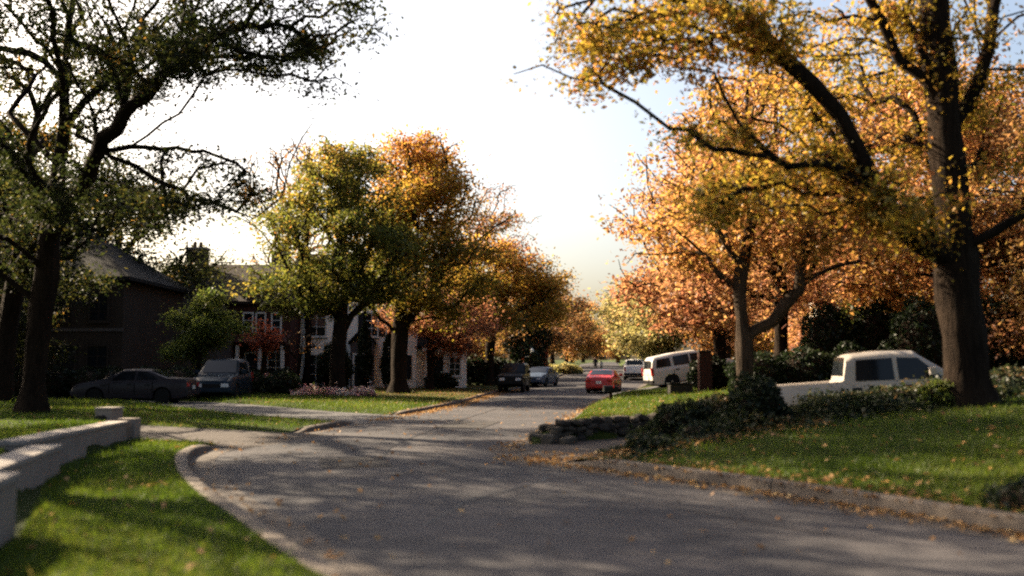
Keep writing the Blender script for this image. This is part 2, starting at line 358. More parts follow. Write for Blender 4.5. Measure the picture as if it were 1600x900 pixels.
def seg_dist(P, X, Y):
    """unsigned distance and signed side (+ = left of direction) to polyline P[:, :2]; also parameter index"""
    X = np.asarray(X, float).ravel(); Y = np.asarray(Y, float).ravel()
    best = np.full(X.shape, 1e9); side = np.zeros(X.shape); par = np.zeros(X.shape)
    for i in range(len(P) - 1):
        ax, ay = P[i, 0], P[i, 1]; dx, dy = P[i + 1, 0] - ax, P[i + 1, 1] - ay; l2 = dx * dx + dy * dy
        t = np.clip(((X - ax) * dx + (Y - ay) * dy) / l2, 0, 1)
        ex = X - ax - t * dx; ey = Y - ay - t * dy; d = ex * ex + ey * ey
        m = d < best
        best[m] = d[m]; side[m] = (dx * (Y - ay) - dy * (X - ax))[m]; par[m] = (i + t)[m]
    return np.sqrt(best), np.sign(side), par

def thin(P):
    keep = [0]
    for i in range(1, len(P) - 1):
        step = 0.7 if P[i, 1] < 30 else 2.5 if P[i, 1] < 70 else 12.0
        if np.linalg.norm(P[i] - P[keep[-1]]) >= step: keep.append(i)
    return P[keep + [len(P) - 1]]
LEFT_D = thin(LEFT); RIGHT_D = thin(RIGHT)
def drive(pts, step=0.8): return catmull(pts, step)
DRV = {  # x, y, z along the centre line ; half width
    'near_left': (drive([(-4.6, 21.9, 0.0), (-6.2, 22.4, 0.05), (-9, 23.4, 0.13), (-14, 24.8, 0.25), (-22, 26.3, 0.3), (-34, 28, 0.3)]), 1.65),
    'far_left': (drive([(-3.4, 30.0, 0.0), (-5.0, 31.0, 0.06), (-8, 34.2, 0.08), (-11.5, 39.0, 0.1), (-15, 42.4, 0.12), (-21, 43.5, 0.15), (-30, 44, 0.2)]), 1.8),
    'near_right': (drive([(-0.3, 18.5, 0.0), (1.0, 18.9, 0.03), (3.0, 20.4, 0.06), (5.2, 22.3, 0.08), (8, 23.4, 0.14), (12, 24.0, 0.32), (18, 24.6, 0.7), (28, 25.4, 1.2)]), 1.7),
    'far_right': (drive([(5.8, 56.2, 0.05), (7.6, 56.4, 0.35), (11, 56.8, 0.95), (14, 57.2, 1.45), (20, 57.8, 2.0), (30, 58.5, 2.3)]), 1.9),
}
WALL = np.array([(-3.7, 6.2), (-4.25, 8.6), (-5.35, 11.3), (-6.40, 13.8), (-7.06, 16.4), (-7.75, 20.6)])

def sstep(a, b, x):
    t = np.clip((x - a) / (b - a), 0, 1); return t * t * (3 - 2 * t)

def height_full(X, Y):
    shp = np.shape(X); X = np.asarray(X, float).ravel(); Y = np.asarray(Y, float).ravel()
    dl, sl, _ = seg_dist(LEFT_D, X, Y); dr, sr, _ = seg_dist(RIGHT_D, X, Y)
    base = zr(Y)
    outl = np.where(sl > 0, dl, -dl); outr = np.where(sr < 0, dr, -dr)
    hl = 0.12 + 0.014 * np.clip(outl, 0, 30)
    # raised lawn behind the white wall
    dw, sw, pw = seg_dist(WALL, X, Y)
    behind = (sw > 0) & (Y < 24) & (Y > -6)
    raise_ = np.where(behind, 0.34 * sstep(0.14, 0.40, dw) * (1 - sstep(20.3, 21.8, Y)) * (1 - sstep(9, 16, dw)), 0)
    hl = hl + raise_
    near = 0.12 + 0.115 * np.clip(outr, 0, 8) + 0.02 * np.clip(outr - 8, 0, 20)
    far = 0.12 + 0.26 * np.clip(outr / 0.8, 0, 1) + 0.065 * np.clip(outr, 0, 12)
    hr = near
    dc, sc_, _ = seg_dist(DRV['near_right'][0], X, Y)
    hr = np.where(sc_ > 0, far, near)
    h = np.where(outl > 0, hl, np.where(outr > 0, hr, 0.0))
    inside = (outl <= 0) & (outr <= 0)
    h = np.where(inside, 0, h)
    h = h + base
    cd = np.full(X.shape, 9.0)
    for k, (C, hw) in DRV.items():
        d, s, par = seg_dist(C, X, Y)
        i = np.clip(par.astype(int), 0, len(C) - 2); t = par - i
        zd = C[i, 2] * (1 - t) + C[i + 1, 2] * t + zr(C[i, 1]) * (1 if k != 'far_right' else 1)
        bl = 1.1 if k != 'near_right' else 0.9
        w = np.where(s > 0, sstep(hw, hw + (0.25 if k == 'near_right' else bl), d), sstep(hw, hw + bl, d))
        w = np.where(inside, 1, w)
        h = zd * (1 - w) + h * w
        cd = np.minimum(cd, np.where(inside, 9, d - hw))
    # swell of the lawn far away
    h = h + np.where(inside, 0, 0.0)
    return h.reshape(shp), outl.reshape(shp), outr.reshape(shp), cd.reshape(shp)

HC = {}
def H(x, y):
    k = (round(x, 3), round(y, 3))
    if k not in HC: HC[k] = float(height_full(np.array([x]), np.array([y]))[0][0])
    return HC[k]

# ------------------------------------------------------------------ ground, road, kerbs, driveways
def spaced(spans):
    out = []
    for a, b, s in spans:
        out.append(np.arange(a, b, s))
    out.append(np.array([spans[-1][1]])); return np.concatenate(out)

LITTER = [(-2.5, 60, 10, .46), (-6.0, 55, 6, .40), (-9, 47, 4, .12), (6, 27, 4, .2), (8.5, 40, 8, .28), (1, 75, 8, .3), (12, 60, 9, .3), (5, 95, 12, .25), (20, 100, 15, .3), (-14, 30, 4, .2), (-14, 60, 10, .3), (14, 30, 9, .3)]
def litter(X, Y, outl, outr):
    a = np.zeros(np.shape(X))
    for x, y, r, s in LITTER: a = np.maximum(a, s * np.exp(-((X - x) ** 2 + (Y - y) ** 2) / (r * r)))
    a = np.maximum(a, np.where((outr > 0) & (Y < 30), 0.22 * np.exp(-outr / 0.6), 0))
    return a

def point_attr(me, name, vals):
    at = me.attributes.new(name, 'FLOAT', 'POINT'); at.data.foreach_set('value', np.ascontiguousarray(vals.ravel(), dtype=np.float32))

def grid_mesh(name, X, Y, Z, smooth=True):
    ny, nx = X.shape; idx = np.arange(nx * ny).reshape(ny, nx)
    f = np.stack([idx[:-1, :-1], idx[:-1, 1:], idx[1:, 1:], idx[1:, :-1]], -1).reshape(-1, 4)
    return mesh_np(name, np.stack([X, Y, Z], -1).reshape(-1, 3), f, 4, smooth)

gx = spaced([(-900, -200, 100), (-200, -60, 10), (-60, -30, 2), (-30, -12, 0.5), (-12, 14, 0.2), (14, 32, 0.5), (32, 60, 2), (60, 200, 10), (200, 900, 100)])
gy = spaced([(-60, -8, 4), (-8, 3, 0.6), (3, 30, 0.2), (30, 66, 0.4), (66, 130, 1.0), (130, 300, 6), (300, 1500, 120)])
GX, GY = np.meshgrid(gx, gy)
hh, OL, OR, CD = height_full(GX, GY)
verge = np.where((OL > -0.5) & (OL < 1.2), 0.12, 0) + np.where((OR > -0.5) & (OR < 1.2), 0.12, 0)
road_in = (OL <= 0.3) & (OR <= 0.3)
ZG = hh - np.where(road_in, 0.25, np.minimum(verge, 0.2)) - np.where(CD < 0.05, 0.06, 0)
me = grid_mesh('ground', GX, GY, ZG); point_attr(me, 'litter', litter(GX, GY, OL, OR))
tag(link('ground', me, 'lawn'), kind='structure')

def normals_of(P):
    t = np.gradient(P[:, :2], axis=0); t /= np.linalg.norm(t, axis=1)[:, None]
    return np.stack([-t[:, 1], t[:, 0]], 1)          # left normal

def ribbon(name, P, offs, zf, m, kind='structure', parent=None, smooth=True, lit=False):
    """strip along P with lateral offsets (left positive)"""
    n = normals_of(P)
    X = P[:, 0][:, None] + n[:, 0][:, None] * np.array(offs)[None]; Y = P[:, 1][:, None] + n[:, 1][:, None] * np.array(offs)[None]
    Z = zf(X, Y); me = grid_mesh(name, X, Y, Z, smooth)
    if lit:
        h, a, b, c = height_full(X, Y); point_attr(me, 'litter', litter(X, Y, a, b))
    o = link(name, me, m, parent)
    if kind and parent is None: tag(o, kind=kind)
    return o

# road surface: lofted between the two kerb lines
def resample(P, n):
    d = np.concatenate([[0], np.cumsum(np.linalg.norm(np.diff(P[:, :2], axis=0), axis=1))]); s = np.linspace(0, d[-1], n)
    return np.stack([np.interp(s, d, P[:, k]) for k in range(P.shape[1])], 1)
NR = 520
def warp(P, n):
    d = np.concatenate([[0], np.cumsum(np.linalg.norm(np.diff(P[:, :2], axis=0), axis=1))]); s = d[-1] * np.linspace(0, 1, n) ** 2.0
    return np.stack([np.interp(s, d, P[:, k]) for k in range(P.shape[1])], 1)
LW = warp(LEFT, NR); RW = warp(RIGHT, NR)
u = np.linspace(0, 1, 13)[None, :]
RX = LW[:, 0][:, None] * (1 - u) + RW[:, 0][:, None] * u; RY = LW[:, 1][:, None] * (1 - u) + RW[:, 1][:, None] * u
RZ = zr(RY) + 0.05 * (1 - (2 * u - 1) ** 2)
road = link('road', grid_mesh('road', RX, RY, RZ), 'asphalt'); tag(road, kind='structure')
def road_z(x, y):
    i = int(np.argmin((RX[:, 6] - x) ** 2 + (RY[:, 6] - y) ** 2)); uu = np.clip((x - RX[i, 0]) / max(.1, RX[i, -1] - RX[i, 0]), 0, 1)
    return float(zr(y)) + 0.05 * (1 - (2 * uu - 1) ** 2)

# tarred seams and a patch edge on the near road
def seam(pts, w=0.028):
    P = catmull([(x, y) for x, y in pts], 0.25)
    P = P + np.random.RandomState(len(pts)).normal(0, 0.012, P.shape)
    n = normals_of(P); A = P + n * w; B = P - n * w
    zz = np.array([road_z(x, y) + 0.006 for x, y in P])
    X = np.stack([A[:, 0], B[:, 0]], 1); Y = np.stack([A[:, 1], B[:, 1]], 1); Z = np.stack([zz, zz], 1)
    link('seam', grid_mesh('seam', X, Y, Z), 'tar', road)
seam([(-1.6, 8.6), (-0.95, 9.9), (-0.7, 10.8), (-0.55, 11.7)])
seam([(-0.55, 11.7), (0.3, 13.6), (0.55, 14.7), (0.9, 15.7)])
seam([(-2.2, 17.0), (-2.35, 20), (-2.1, 24), (-1.5, 30), (-0.6, 38)], 0.02)

seam([(3.2, 9.2), (2.2, 10.6), (1.3, 12.2), (.2, 14.0), (-1.0, 16.2), (-1.9, 18.5)], .014)
seam([(-2.9, 14.2), (-1.9, 14.6), (-.9, 15.4), (.2, 15.5)], .012)
seam([(-3.9, 18.4), (-2.4, 19.4), (-.9, 19.1)], .012)
def road_patch(cx, cy, w, l, ang):
    c, s_ = math.cos(R(ang)), math.sin(R(ang)); U, V_ = np.meshgrid(np.linspace(-w / 2, w / 2, 5), np.linspace(-l / 2, l / 2, 7))
    X = cx + U * c - V_ * s_; Y = cy + U * s_ + V_ * c; Z = np.array([[road_z(a, b) + .009 for a, b in zip(p, q)] for p, q in zip(X, Y)])
    link('road_patch', grid_mesh('road_patch', X, Y, Z), 'patch', road)
road_patch(-2.6, 16.6, 1.1, 1.8, 12); road_patch(-1.2, 27.5, 1.3, 3.2, -8)
# gutters and kerbs
def ycut(P, y0, y1): return P[(P[:, 1] >= y0) & (P[:, 1] <= y1)]
for nm, P, sg, spans in (('left', LEFT, -1, [(-12, 130)]), ('right', RIGHT, 1, [(-6, 130)])):
    for a, b in spans:
        Q = ycut(P, a, b)
        ribbon('gutter', Q, [0.0, sg * 0.2, sg * 0.42], lambda X, Y: zr(Y) + 0.016 + 0.0 * X, 'gutter_concrete')
def kerb_run(P, sg, y0, y1, m='concrete', hgt=0.15, drop0=False, drop1=False, seglen=2.4):
    """kerb built of cast lengths, each its own piece under one kerb"""
    Q = ycut(P, y0, y1); root = empty('kerb', (0, 0, 0), kind='structure')
    n = normals_of(Q); d = np.concatenate([[0], np.cumsum(np.linalg.norm(np.diff(Q, axis=0), axis=1))]); tot = d[-1]
    ns = max(1, int(round(tot / seglen)))
    prof = [(0.0, -0.12), (0.0, 0.02), (0.03, 0.86), (0.06, 1.0), (0.19, 1.0), (0.22, 0.9), (0.22, -0.2)]
    for k in range(ns):
        s = np.linspace(tot * k / ns + 0.006, tot * (k + 1) / ns - 0.006, 6)
        px = np.interp(s, d, Q[:, 0]); py = np.interp(s, d, Q[:, 1]); nx = np.interp(s, d, n[:, 0]); ny = np.interp(s, d, n[:, 1])
        hs = np.full(6, hgt) * (1 + random.uniform(-.04, .04))
        if drop0: hs = hs * np.clip(s / 1.2, 0.15, 1)
        if drop1: hs = hs * np.clip((tot - s) / 1.2, 0.15, 1)
        mb = MB(); jit = random.uniform(-.012, .012); m_ = len(prof)
        for i in range(6):
            for (o, z) in prof:
                oo = -sg * (o + jit); zz = float(zr(py[i])) + (z * hs[i] if z > 0 else z)
                mb.v.append((px[i] + nx[i] * oo, py[i] + ny[i] * oo, zz))
        for i in range(5):
            for j in range(m_ - 1):
                mb.f.append((i * m_ + j, i * m_ + j + 1, (i + 1) * m_ + j + 1, (i + 1) * m_ + j))
        mb.f.append(tuple(range(m_))); mb.f.append(tuple(5 * m_ + j for j in range(m_))[::-1])
        mb.build('kerb_length', m, root, smooth=True)
    return root
kerb_run(LEFT, -1, -6, 20.35, drop1=True)
kerb_run(LEFT, -1, 23.6, 29.3, drop0=True, drop1=True)
kerb_run(LEFT, -1, 32.6, 128, drop0=True, seglen=5)
kerb_run(RIGHT, 1, -4, 16.75, drop1=True, hgt=0.19)
kerb_run(RIGHT, 1, 20.35, 54, drop0=True, seglen=3)
kerb_run(RIGHT, 1, 58.5, 128, drop0=True, seglen=5)

def hz(X, Y): return height_full(X, Y)[0]
def vz(X, Y):
    h, a, b, c = height_full(X, Y)
    return h - np.where(c < 0.02, 0.05, 0.0) + 0.004
ribbon('verge', ycut(LEFT, -8, 130), [0.16, 0.3, 0.5, 0.8, 1.2, 1.7], vz, 'lawn', lit=True)
ribbon('verge', ycut(RIGHT, -5, 130), [-0.16, -0.3, -0.5, -0.8, -1.2, -1.7], vz, 'lawn', lit=True)

for k, (C, hw) in DRV.items():
    m = {'near_left': 'drive_brown', 'far_left': 'drive_concrete', 'near_right': 'drive_brown', 'far_right': 'drive_concrete'}[k]
    n = normals_of(C); offs = np.linspace(-hw, hw, 9)
    d = np.concatenate([[0], np.cumsum(np.linalg.norm(np.diff(C[:, :2], axis=0), axis=1))])
    flare = 1 + 0.45 * np.exp(-d / 1.3)
    X = C[:, 0][:, None] + n[:, 0][:, None] * offs[None] * flare[:, None]; Y = C[:, 1][:, None] + n[:, 1][:, None] * offs[None] * flare[:, None]
    Z = np.maximum((C[:, 2] + zr(C[:, 1]))[:, None] + 0.008 + 0 * X, zr(Y) + 0.022)
    tag(link('driveway', grid_mesh('driveway', X, Y, Z), m), kind='structure')

# ------------------------------------------------------------------ white garden wall and pier
wall = empty('garden_wall', (-5.5, 12, 0.12), label='low white painted garden wall stepping along the left lawn', cat='wall')
def wall_seg(a, b, thick, h, over):
    a = Vector((a[0], a[1], 0)); b = Vector((b[0], b[1], 0)); t = (b - a); ln = t.length; ang = math.atan2(t.y, t.x)
    M = Matrix.Translation(a - Vector((-5.5, 12, 0.12))) @ Matrix.Rotation(ang, 4, 'Z')
    z0 = 0.0; mb = MB(); mb.box(0, ln, 0, thick, z0 - .1, z0 + h + 0.12 - .07, M); mb.build('wall_section', 'white_brick', wall, bevel=0.008)
    mb = MB(); mb.box(-over, ln + over, -over, thick + over, h + 0.12 - .068, h + 0.12, M); mb.build('coping', 'coping', wall, bevel=0.012)
wall_seg((-3.55, 5.6), (-4.28, 8.72), 0.36, 0.58, 0.02)
wall_seg((-5.05, 9.3), (-6.16, 13.72), 0.36, 0.44, 0.02)
wall_seg((-6.60, 13.6), (-6.92, 16.35), 0.36, 0.50, 0.02)
wall_seg((-7.32, 16.45), (-7.74, 20.2), 0.36, 0.42, 0.02)
mb = MB(); mb.box(-7.98 + 5.5, -7.62 + 5.5, 20.28 - 12, 20.6 - 12, -.1, .46); mb.build('end_pier', 'white_brick', wall, bevel=0.01)

px_ = empty('mailbox_pier', (-8.45, 21.05, 0.2), rz=R(-12), label='square white pier holding a dark mailbox at the end of the garden wall', cat='pier')
MB().box(-.19, .19, -.22, .19, -.1, .53).build('pier_body', 'white_brick', px_, bevel=0.01)
MB().box(-.205, .205, -.235, .205, .532, .58).build('cap', 'coping', px_, bevel=0.012)
mbm = MB()
prof = [(-.1, .2), (.1, .2), (.1, .34)] + [(.1 * math.cos(a), .34 + .09 * math.sin(a)) for a in np.linspace(0.3, math.pi - .3, 6)] + [(-.1, .34)]
mbm.poly([(x, -.36, z) for x, z in prof]); mbm.poly([(x, -.245, z) for x, z in prof][::-1])
for i in range(len(prof)):
    j = (i + 1) % len(prof)
    mbm.quad((prof[i][0], -.36, prof[i][1]), (prof[j][0], -.36, prof[j][1]), (prof[j][0], -.245, prof[j][1]), (prof[i][0], -.245, prof[i][1]))
mbm.build('mailbox_body', 'metal_dark', px_)

# ------------------------------------------------------------------ dry stone wall beside the right driveway
C, hw = DRV['near_right']; nC = normals_of(C)
wl_ = C[:, :2] + nC * (hw + 0.12); wl_ = wl_[(wl_[:, 0] > 0.05) & (wl_[:, 0] < 5.2)]
tip = np.array([(0.95, 21.75), (0.70, 21.35), (0.92, 21.0)])
SW = np.vstack([tip, wl_[wl_[:, 0] > 1.25]])
sw_root = empty('stone_wall', (float(SW[2, 0]), float(SW[2, 1]), 0), label='dark rough stone retaining wall below the bright green verge', cat='stone wall')
o0 = Vector((float(SW[2, 0]), float(SW[2, 1]), 0))
dS = np.concatenate([[0], np.cumsum(np.linalg.norm(np.diff(SW, axis=0), axis=1))]); rs = np.random.RandomState(3)
def sw_at(s):
    x = np.interp(s, dS, SW[:, 0]); y = np.interp(s, dS, SW[:, 1]); x2 = np.interp(s + .05, dS, SW[:, 0]); y2 = np.interp(s + .05, dS, SW[:, 1])
    t = Vector((x2 - x, y2 - y, 0))
    if t.length < 1e-6: t = Vector((1, .4, 0))
    return Vector((x, y, 0)), t.normalized()
def stone_mesh(seed):
    bm = bmesh.new(); bmesh.ops.create_icosphere(bm, subdivisions=2, radius=0.5); r_ = np.random.RandomState(seed)
    for v in bm.verts:
        c = v.co; c2 = Vector([math.copysign(abs(q / .5) ** 0.55 * .5, q) for q in c]); v.co = c2 * (1 + r_.normal(0, .06))
    me = bpy.data.meshes.new('stone'); bm.to_mesh(me); bm.free()
    return me
SM = []
for i in range(9):
    me = stone_mesh(i); me.materials.append(MATS[['stone_a', 'stone_b', 'stone_c'][i % 3]]); SM.append(me)
# earth core behind the stones
mb = MB()
for s in np.arange(0.25, dS[-1] - .3, 0.5):
    p, t = sw_at(s); p2, t2 = sw_at(s + .5); nn = Vector((-t.y, t.x, 0)); n2 = Vector((-t2.y, t2.x, 0))
    zt = H(*(p + nn * .5)[:2]) - .05 if False else 0.40
    for z in (0,):
        mb.quad(p - o0 + nn * .07 + Vector((0, 0, -.1)), p2 - o0 + n2 * .07 + Vector((0, 0, -.1)), p2 - o0 + n2 * .09 + Vector((0, 0, zt)), p - o0 + nn * .09 + Vector((0, 0, zt)))
        mb.quad(p - o0 + nn * .09 + Vector((0, 0, zt)), p2 - o0 + n2 * .09 + Vector((0, 0, zt)), p2 - o0 + n2 * .5 + Vector((0, 0, zt)), p - o0 + nn * .5 + Vector((0, 0, zt)))
mb.build('backing', 'mortar', sw_root)
ns_ = 0
for row in range(4):
    s = rs.uniform(0, .12); z = 0.02 + row * 0.125
    while s < dS[-1] - .2:
        w = rs.uniform(.13, .42); p, t = sw_at(s + w / 2); hgt = .125 * rs.uniform(.8, 1.5)
        lim = 0.30 + 0.16 * min(1, s / 1.0) if s < 1.0 else 0.46
        if z + .06 < lim + .04 and ns_ < 290:
            o = link('stone', SM[rs.randint(9)], None, sw_root)
            o.location = p - o0 + Vector((rs.normal(0, .03), rs.normal(0, .03), z + .062 + rs.normal(0, .012)))
            o.rotation_euler = (rs.normal(0, .12), rs.normal(0, .14), math.atan2(t.y, t.x) + rs.normal(0, .08))
            o.scale = (w * 1.02, rs.uniform(.2, .3), hgt); ns_ += 1
        s += w
# kerb end boulders at the corner
for i, (x, y, s_, zz) in enumerate([(0.5, 21.0, .34, .12), (0.78, 20.7, .42, .1), (0.5, 21.5, .3, .14), (1.15, 20.55, .36, .08)]):
    o = link('stone', SM[(1, 4, 7, 1)[i]], None, sw_root); o.location = Vector((x, y, zz)) - o0
    o.scale = (s_, s_ * .8, s_ * .7); o.rotation_euler = (0.1, .1, i * 1.3)

# ------------------------------------------------------------------ tree generator
UP = np.array([0, 0, 1.0])
class Tree:
    def __init__(s, seed): s.rs = np.random.RandomState(seed); s.p = []; s.par = []; s.pl = []; s.tips = []; s.top = 0
    def add(s, pos, par):
        s.p.append(np.asarray(pos, float)); s.par.append(par)
        s.pl.append(0 if par < 0 else s.pl[par] + float(np.linalg.norm(s.p[-1] - s.p[par]))); return len(s.p) - 1
    def path(s, pts, par=-1, step=0.35, jit=0.03):
        P = catmull(pts, step); last = par
        if par >= 0: P = P[1:]
        for q in P:
            last = s.add(q + (s.rs.normal(0, jit, 3) if len(s.p) > 3 else 0), last)
        return last
    def nearest(s, q): return int(np.argmin(np.linalg.norm(np.array(s.p) - q, axis=1)))
    def limb(s, pts, jit=0.075):
        j = s.nearest(np.array(pts[0])); return s.path([s.p[j]] + [np.array(q) for q in pts[1:]], j, 0.35, jit)
    def grow(s, attr, share=0.45, up=0.25, wig=0.10, step=0.5, minz=0.0):
        attr = np.asarray(attr); P0 = np.array(s.p)
        d0 = np.array([np.min(np.linalg.norm(P0 - a, axis=1)) for a in attr]); order = np.argsort(d0)
        cap = len(s.p) + len(attr) * 14; P = np.zeros((cap, 3)); PL = np.zeros(cap); n = len(s.p)
        P[:n] = np.array(s.p); PL[:n] = s.pl
        ok = np.zeros(cap, bool); ok[:n] = P[:n, 2] > minz
        for a in attr[order]:
            d = np.linalg.norm(P[:n] - a, axis=1); sc = d + share * PL[:n] + np.where(ok[:n], 0, 1e6) + 0.5 * np.maximum(0, P[:n, 2] - a[2])
            j = int(np.argmin(sc)); b = P[j]; L = d[j]
            if L < 0.15: s.tips.append((j, a)); continue
            k = max(2, int(min(12, L / step))); ctrl = (a + b) / 2 + UP * up * L * s.rs.uniform(.2, 1.1) + s.rs.normal(0, wig, 3) * L
            last = j
            for t in np.linspace(0, 1, k + 1)[1:]:
                q = (1 - t) ** 2 * b + 2 * t * (1 - t) * ctrl + t * t * a + (s.rs.normal(0, .035, 3) * min(1, L) if t < 1 else 0)
                last = s.add(q, last); P[n] = q; PL[n] = s.pl[last]; ok[n] = True; n += 1
            s.tips.append((last, a))
    def branch_mesh(s, name, r0, rmin=0.008, expo=2.3, flare=0.55, fh=0.8, topw=0):
        n = len(s.p); w = np.zeros(n); w[s.top] += topw; kids = [[] for _ in range(n)]
        for i in range(n):
            if s.par[i] >= 0: kids[s.par[i]].append(i)
        for i in range(n - 1, -1, -1):
            if not kids[i]: w[i] += 1
            if s.par[i] >= 0: w[s.par[i]] += w[i]
        r = np.maximum(rmin, r0 * (w / w[0]) ** (1 / expo))
        z0 = s.p[0][2]; V = []; F = []; nv = 0
        stack = [(0, -1)]
        while stack:
            st, pr = stack.pop(); ch = [st]
            while kids[ch[-1]]:
                ks = sorted(kids[ch[-1]], key=lambda c: -w[c]); ch.append(ks[0])
                for c in ks[1:]: stack.append((c, ch[-2]))
            idx = ([pr] if pr >= 0 else []) + ch
            if len(idx) < 2: continue
            P = np.array([s.p[i] for i in idx]); rad = np.array([r[i] for i in idx])
            if pr >= 0: rad[0] = rad[1]
            rad = np.minimum.accumulate(rad); rad[-1] *= .6
            hgt = P[:, 2] - z0
            rad = rad * (1 + flare * np.clip(1 - hgt / fh, 0, 1) ** 2)
            m = 12 if rad[0] > .15 else 7 if rad[0] > .06 else 5 if rad[0] > .025 else 3
            T = np.gradient(P, axis=0); T /= np.linalg.norm(T, axis=1)[:, None] + 1e-9
            ref = np.array([0.9, 0.2, 0.1]) if abs(T[0][2]) > .6 else np.array([.05, .1, 1.0])
            A = np.cross(T, ref); A /= np.linalg.norm(A, axis=1)[:, None] + 1e-9; B = np.cross(T, A)
            ang = np.arange(m) * 2 * np.pi / m
            wob = 1 + (0.10 * s.rs.normal(0, 1, (len(idx), m)) if m >= 7 else 0)
            ring = P[:, None] + (A[:, None] * np.cos(ang)[None, :, None] + B[:, None] * np.sin(ang)[None, :, None]) * (rad[:, None] * wob)[:, :, None]
            V.append(ring.reshape(-1, 3)); k = np.arange(len(idx) - 1)[:, None] * m + nv; a = np.arange(m)[None]; a2 = (a + 1) % m
            F.append(np.stack([k + a, k + a2, k + m + a2, k + m + a], -1).reshape(-1, 4)); nv += len(idx) * m
        return mesh_np(name, np.vstack(V) - s.p[0], np.vstack(F), 4, True)
    def leaf_pts(s, per, spread=(.4, .4, .28), back=3, droop=.1):
        pts = []; cl = []
        for ti, (j, a) in enumerate(s.tips):
            ch = [s.p[j]]; i = j
            for _ in range(back):
                if s.par[i] < 0: break
                i = s.par[i]; ch.append(s.p[i])
            ch = np.array(ch); n = max(1, int(per * s.rs.uniform(.5, 1.5)))
            t = s.rs.uniform(0, 1, n) ** 1.3 * (len(ch) - 1); k = np.minimum(t.astype(int), max(0, len(ch) - 2)); f = (t - k)[:, None]
            base = ch[k] * (1 - f) + ch[np.minimum(k + 1, len(ch) - 1)] * f
            q = base + s.rs.normal(0, 1, (n, 3)) * np.array(spread); q[:, 2] -= droop * s.rs.uniform(0, 1, n)
            pts.append(q); cl.append(np.full(n, ti))
        return np.vstack(pts), np.concatenate(cl)

def leaf_mesh(name, P, size, tint, rs, aspect=0.55, flat=0.35, var=0.35):
    """one folded kite per leaf"""
    n = len(P); nrm = rs.normal(0, 1, (n, 3)); nrm[:, 2] = np.abs(nrm[:, 2]) + flat; nrm /= np.linalg.norm(nrm, axis=1)[:, None]
    ax = rs.normal(0, 1, (n, 3)); ax[:, 2] -= .4; ax -= nrm * np.sum(ax * nrm, 1)[:, None]; ax /= np.linalg.norm(ax, axis=1)[:, None] + 1e-9
    sd = np.cross(nrm, ax); sz = (size * np.clip(rs.lognormal(0, var, n), .45, 1.6))[:, None]
    v = np.empty((n, 4, 3)); v[:, 0] = P - ax * sz * .5; v[:, 2] = P + ax * sz * .5
    mid = P + ax * sz * .05; up = nrm * sz * rs.uniform(-.12, .22, n)[:, None]
    v[:, 1] = mid + sd * sz * aspect * .5 + up; v[:, 3] = mid - sd * sz * aspect * .5 + up
    me = mesh_np(name, v.reshape(-1, 3), np.arange(4 * n), 4, False)
    face_attr(me, 'tint', np.clip(tint, 0, 1)); return me

def in_ell(rs, ells, n, shell=0.55, pads=9):
    """points in a union of ellipsoids (centre, radii, weight), denser towards the outside"""
    w = np.array([e[2] for e in ells], float); w /= w.sum(); out = []
    for e, k in zip(ells, rs.multinomial(n, w)):
        if pads > 0 and k > 6:                       # foliage gathers in flat sprays with gaps between
            np_ = max(3, int(k / pads)); d = rs.normal(0, 1, (np_, 3)); d /= np.linalg.norm(d, axis=1)[:, None]
            r = rs.uniform(0, 1, np_) ** (1 / 3); r = r * (1 - shell) + shell * (0.6 + 0.45 * rs.uniform(0, 1, np_))
            c = np.array(e[0]) + d * r[:, None] * np.array(e[1]) * (1 + rs.normal(0, .10, (np_, 1)))
            i = rs.randint(0, np_, k); sz = (0.17 * np.mean(e[1]) * rs.uniform(.6, 1.5, np_))[i][:, None]
            out.append(c[i] + rs.normal(0, 1, (k, 3)) * sz * np.array([1, 1, .42])); continue
        d = rs.normal(0, 1, (k, 3)); d /= np.linalg.norm(d, axis=1)[:, None]
        r = rs.uniform(0, 1, k) ** (1 / 3); r = r * (1 - shell) + shell * (0.62 + 0.38 * rs.uniform(0, 1, k))
        out.append(np.array(e[0]) + d * r[:, None] * np.array(e[1]) * (1 + rs.normal(0, .08, (k, 1))))
    return np.vstack(out)

def tree(name, label, base, r0, trunk, ells, nattr, per, lsize, leaf, seed, limbs=(), bark='bark', group=None, cat='tree', tint=(0.5, .16, .10, 0.0),
         share=.45, spread=(.42, .42, .28), minz=None, shell=.55, flare=.55, up=.25, bare=0, aspect=.55, back=3, droop=.1, topw=0, pads=9):
    """base in world, trunk path relative to the base, crown ellipsoids in world"""
    b = np.array(base, float); t = Tree(seed); rs = t.rs
    t.top = t.path([b + np.array(q) for q in trunk], -1, .35, .02)
    for L in limbs: t.limb([np.array(q, float) for q in L])
    A = in_ell(rs, ells, nattr, shell, pads); A = A[A[:, 2] > b[2] + 1.2]
    t.grow(A, share, up, minz=(minz if minz is not None else b[2] + 1.6))
    root = empty(name, tuple(b), label=label, cat=cat, group=group)
    link('trunk', t.branch_mesh('trunk', r0, flare=flare, topw=topw), bark, root)
    P, cl = t.leaf_pts(per, spread, back, droop)
    if bare > 0:
        keep = rs.uniform(0, 1, int(cl.max()) + 1) > bare; P = P[keep[cl]]; cl = cl[keep[cl]]
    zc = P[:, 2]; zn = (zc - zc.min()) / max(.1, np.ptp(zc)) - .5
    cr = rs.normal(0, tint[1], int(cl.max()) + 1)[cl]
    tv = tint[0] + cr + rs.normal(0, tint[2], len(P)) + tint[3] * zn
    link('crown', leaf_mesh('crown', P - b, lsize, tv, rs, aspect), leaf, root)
    return root

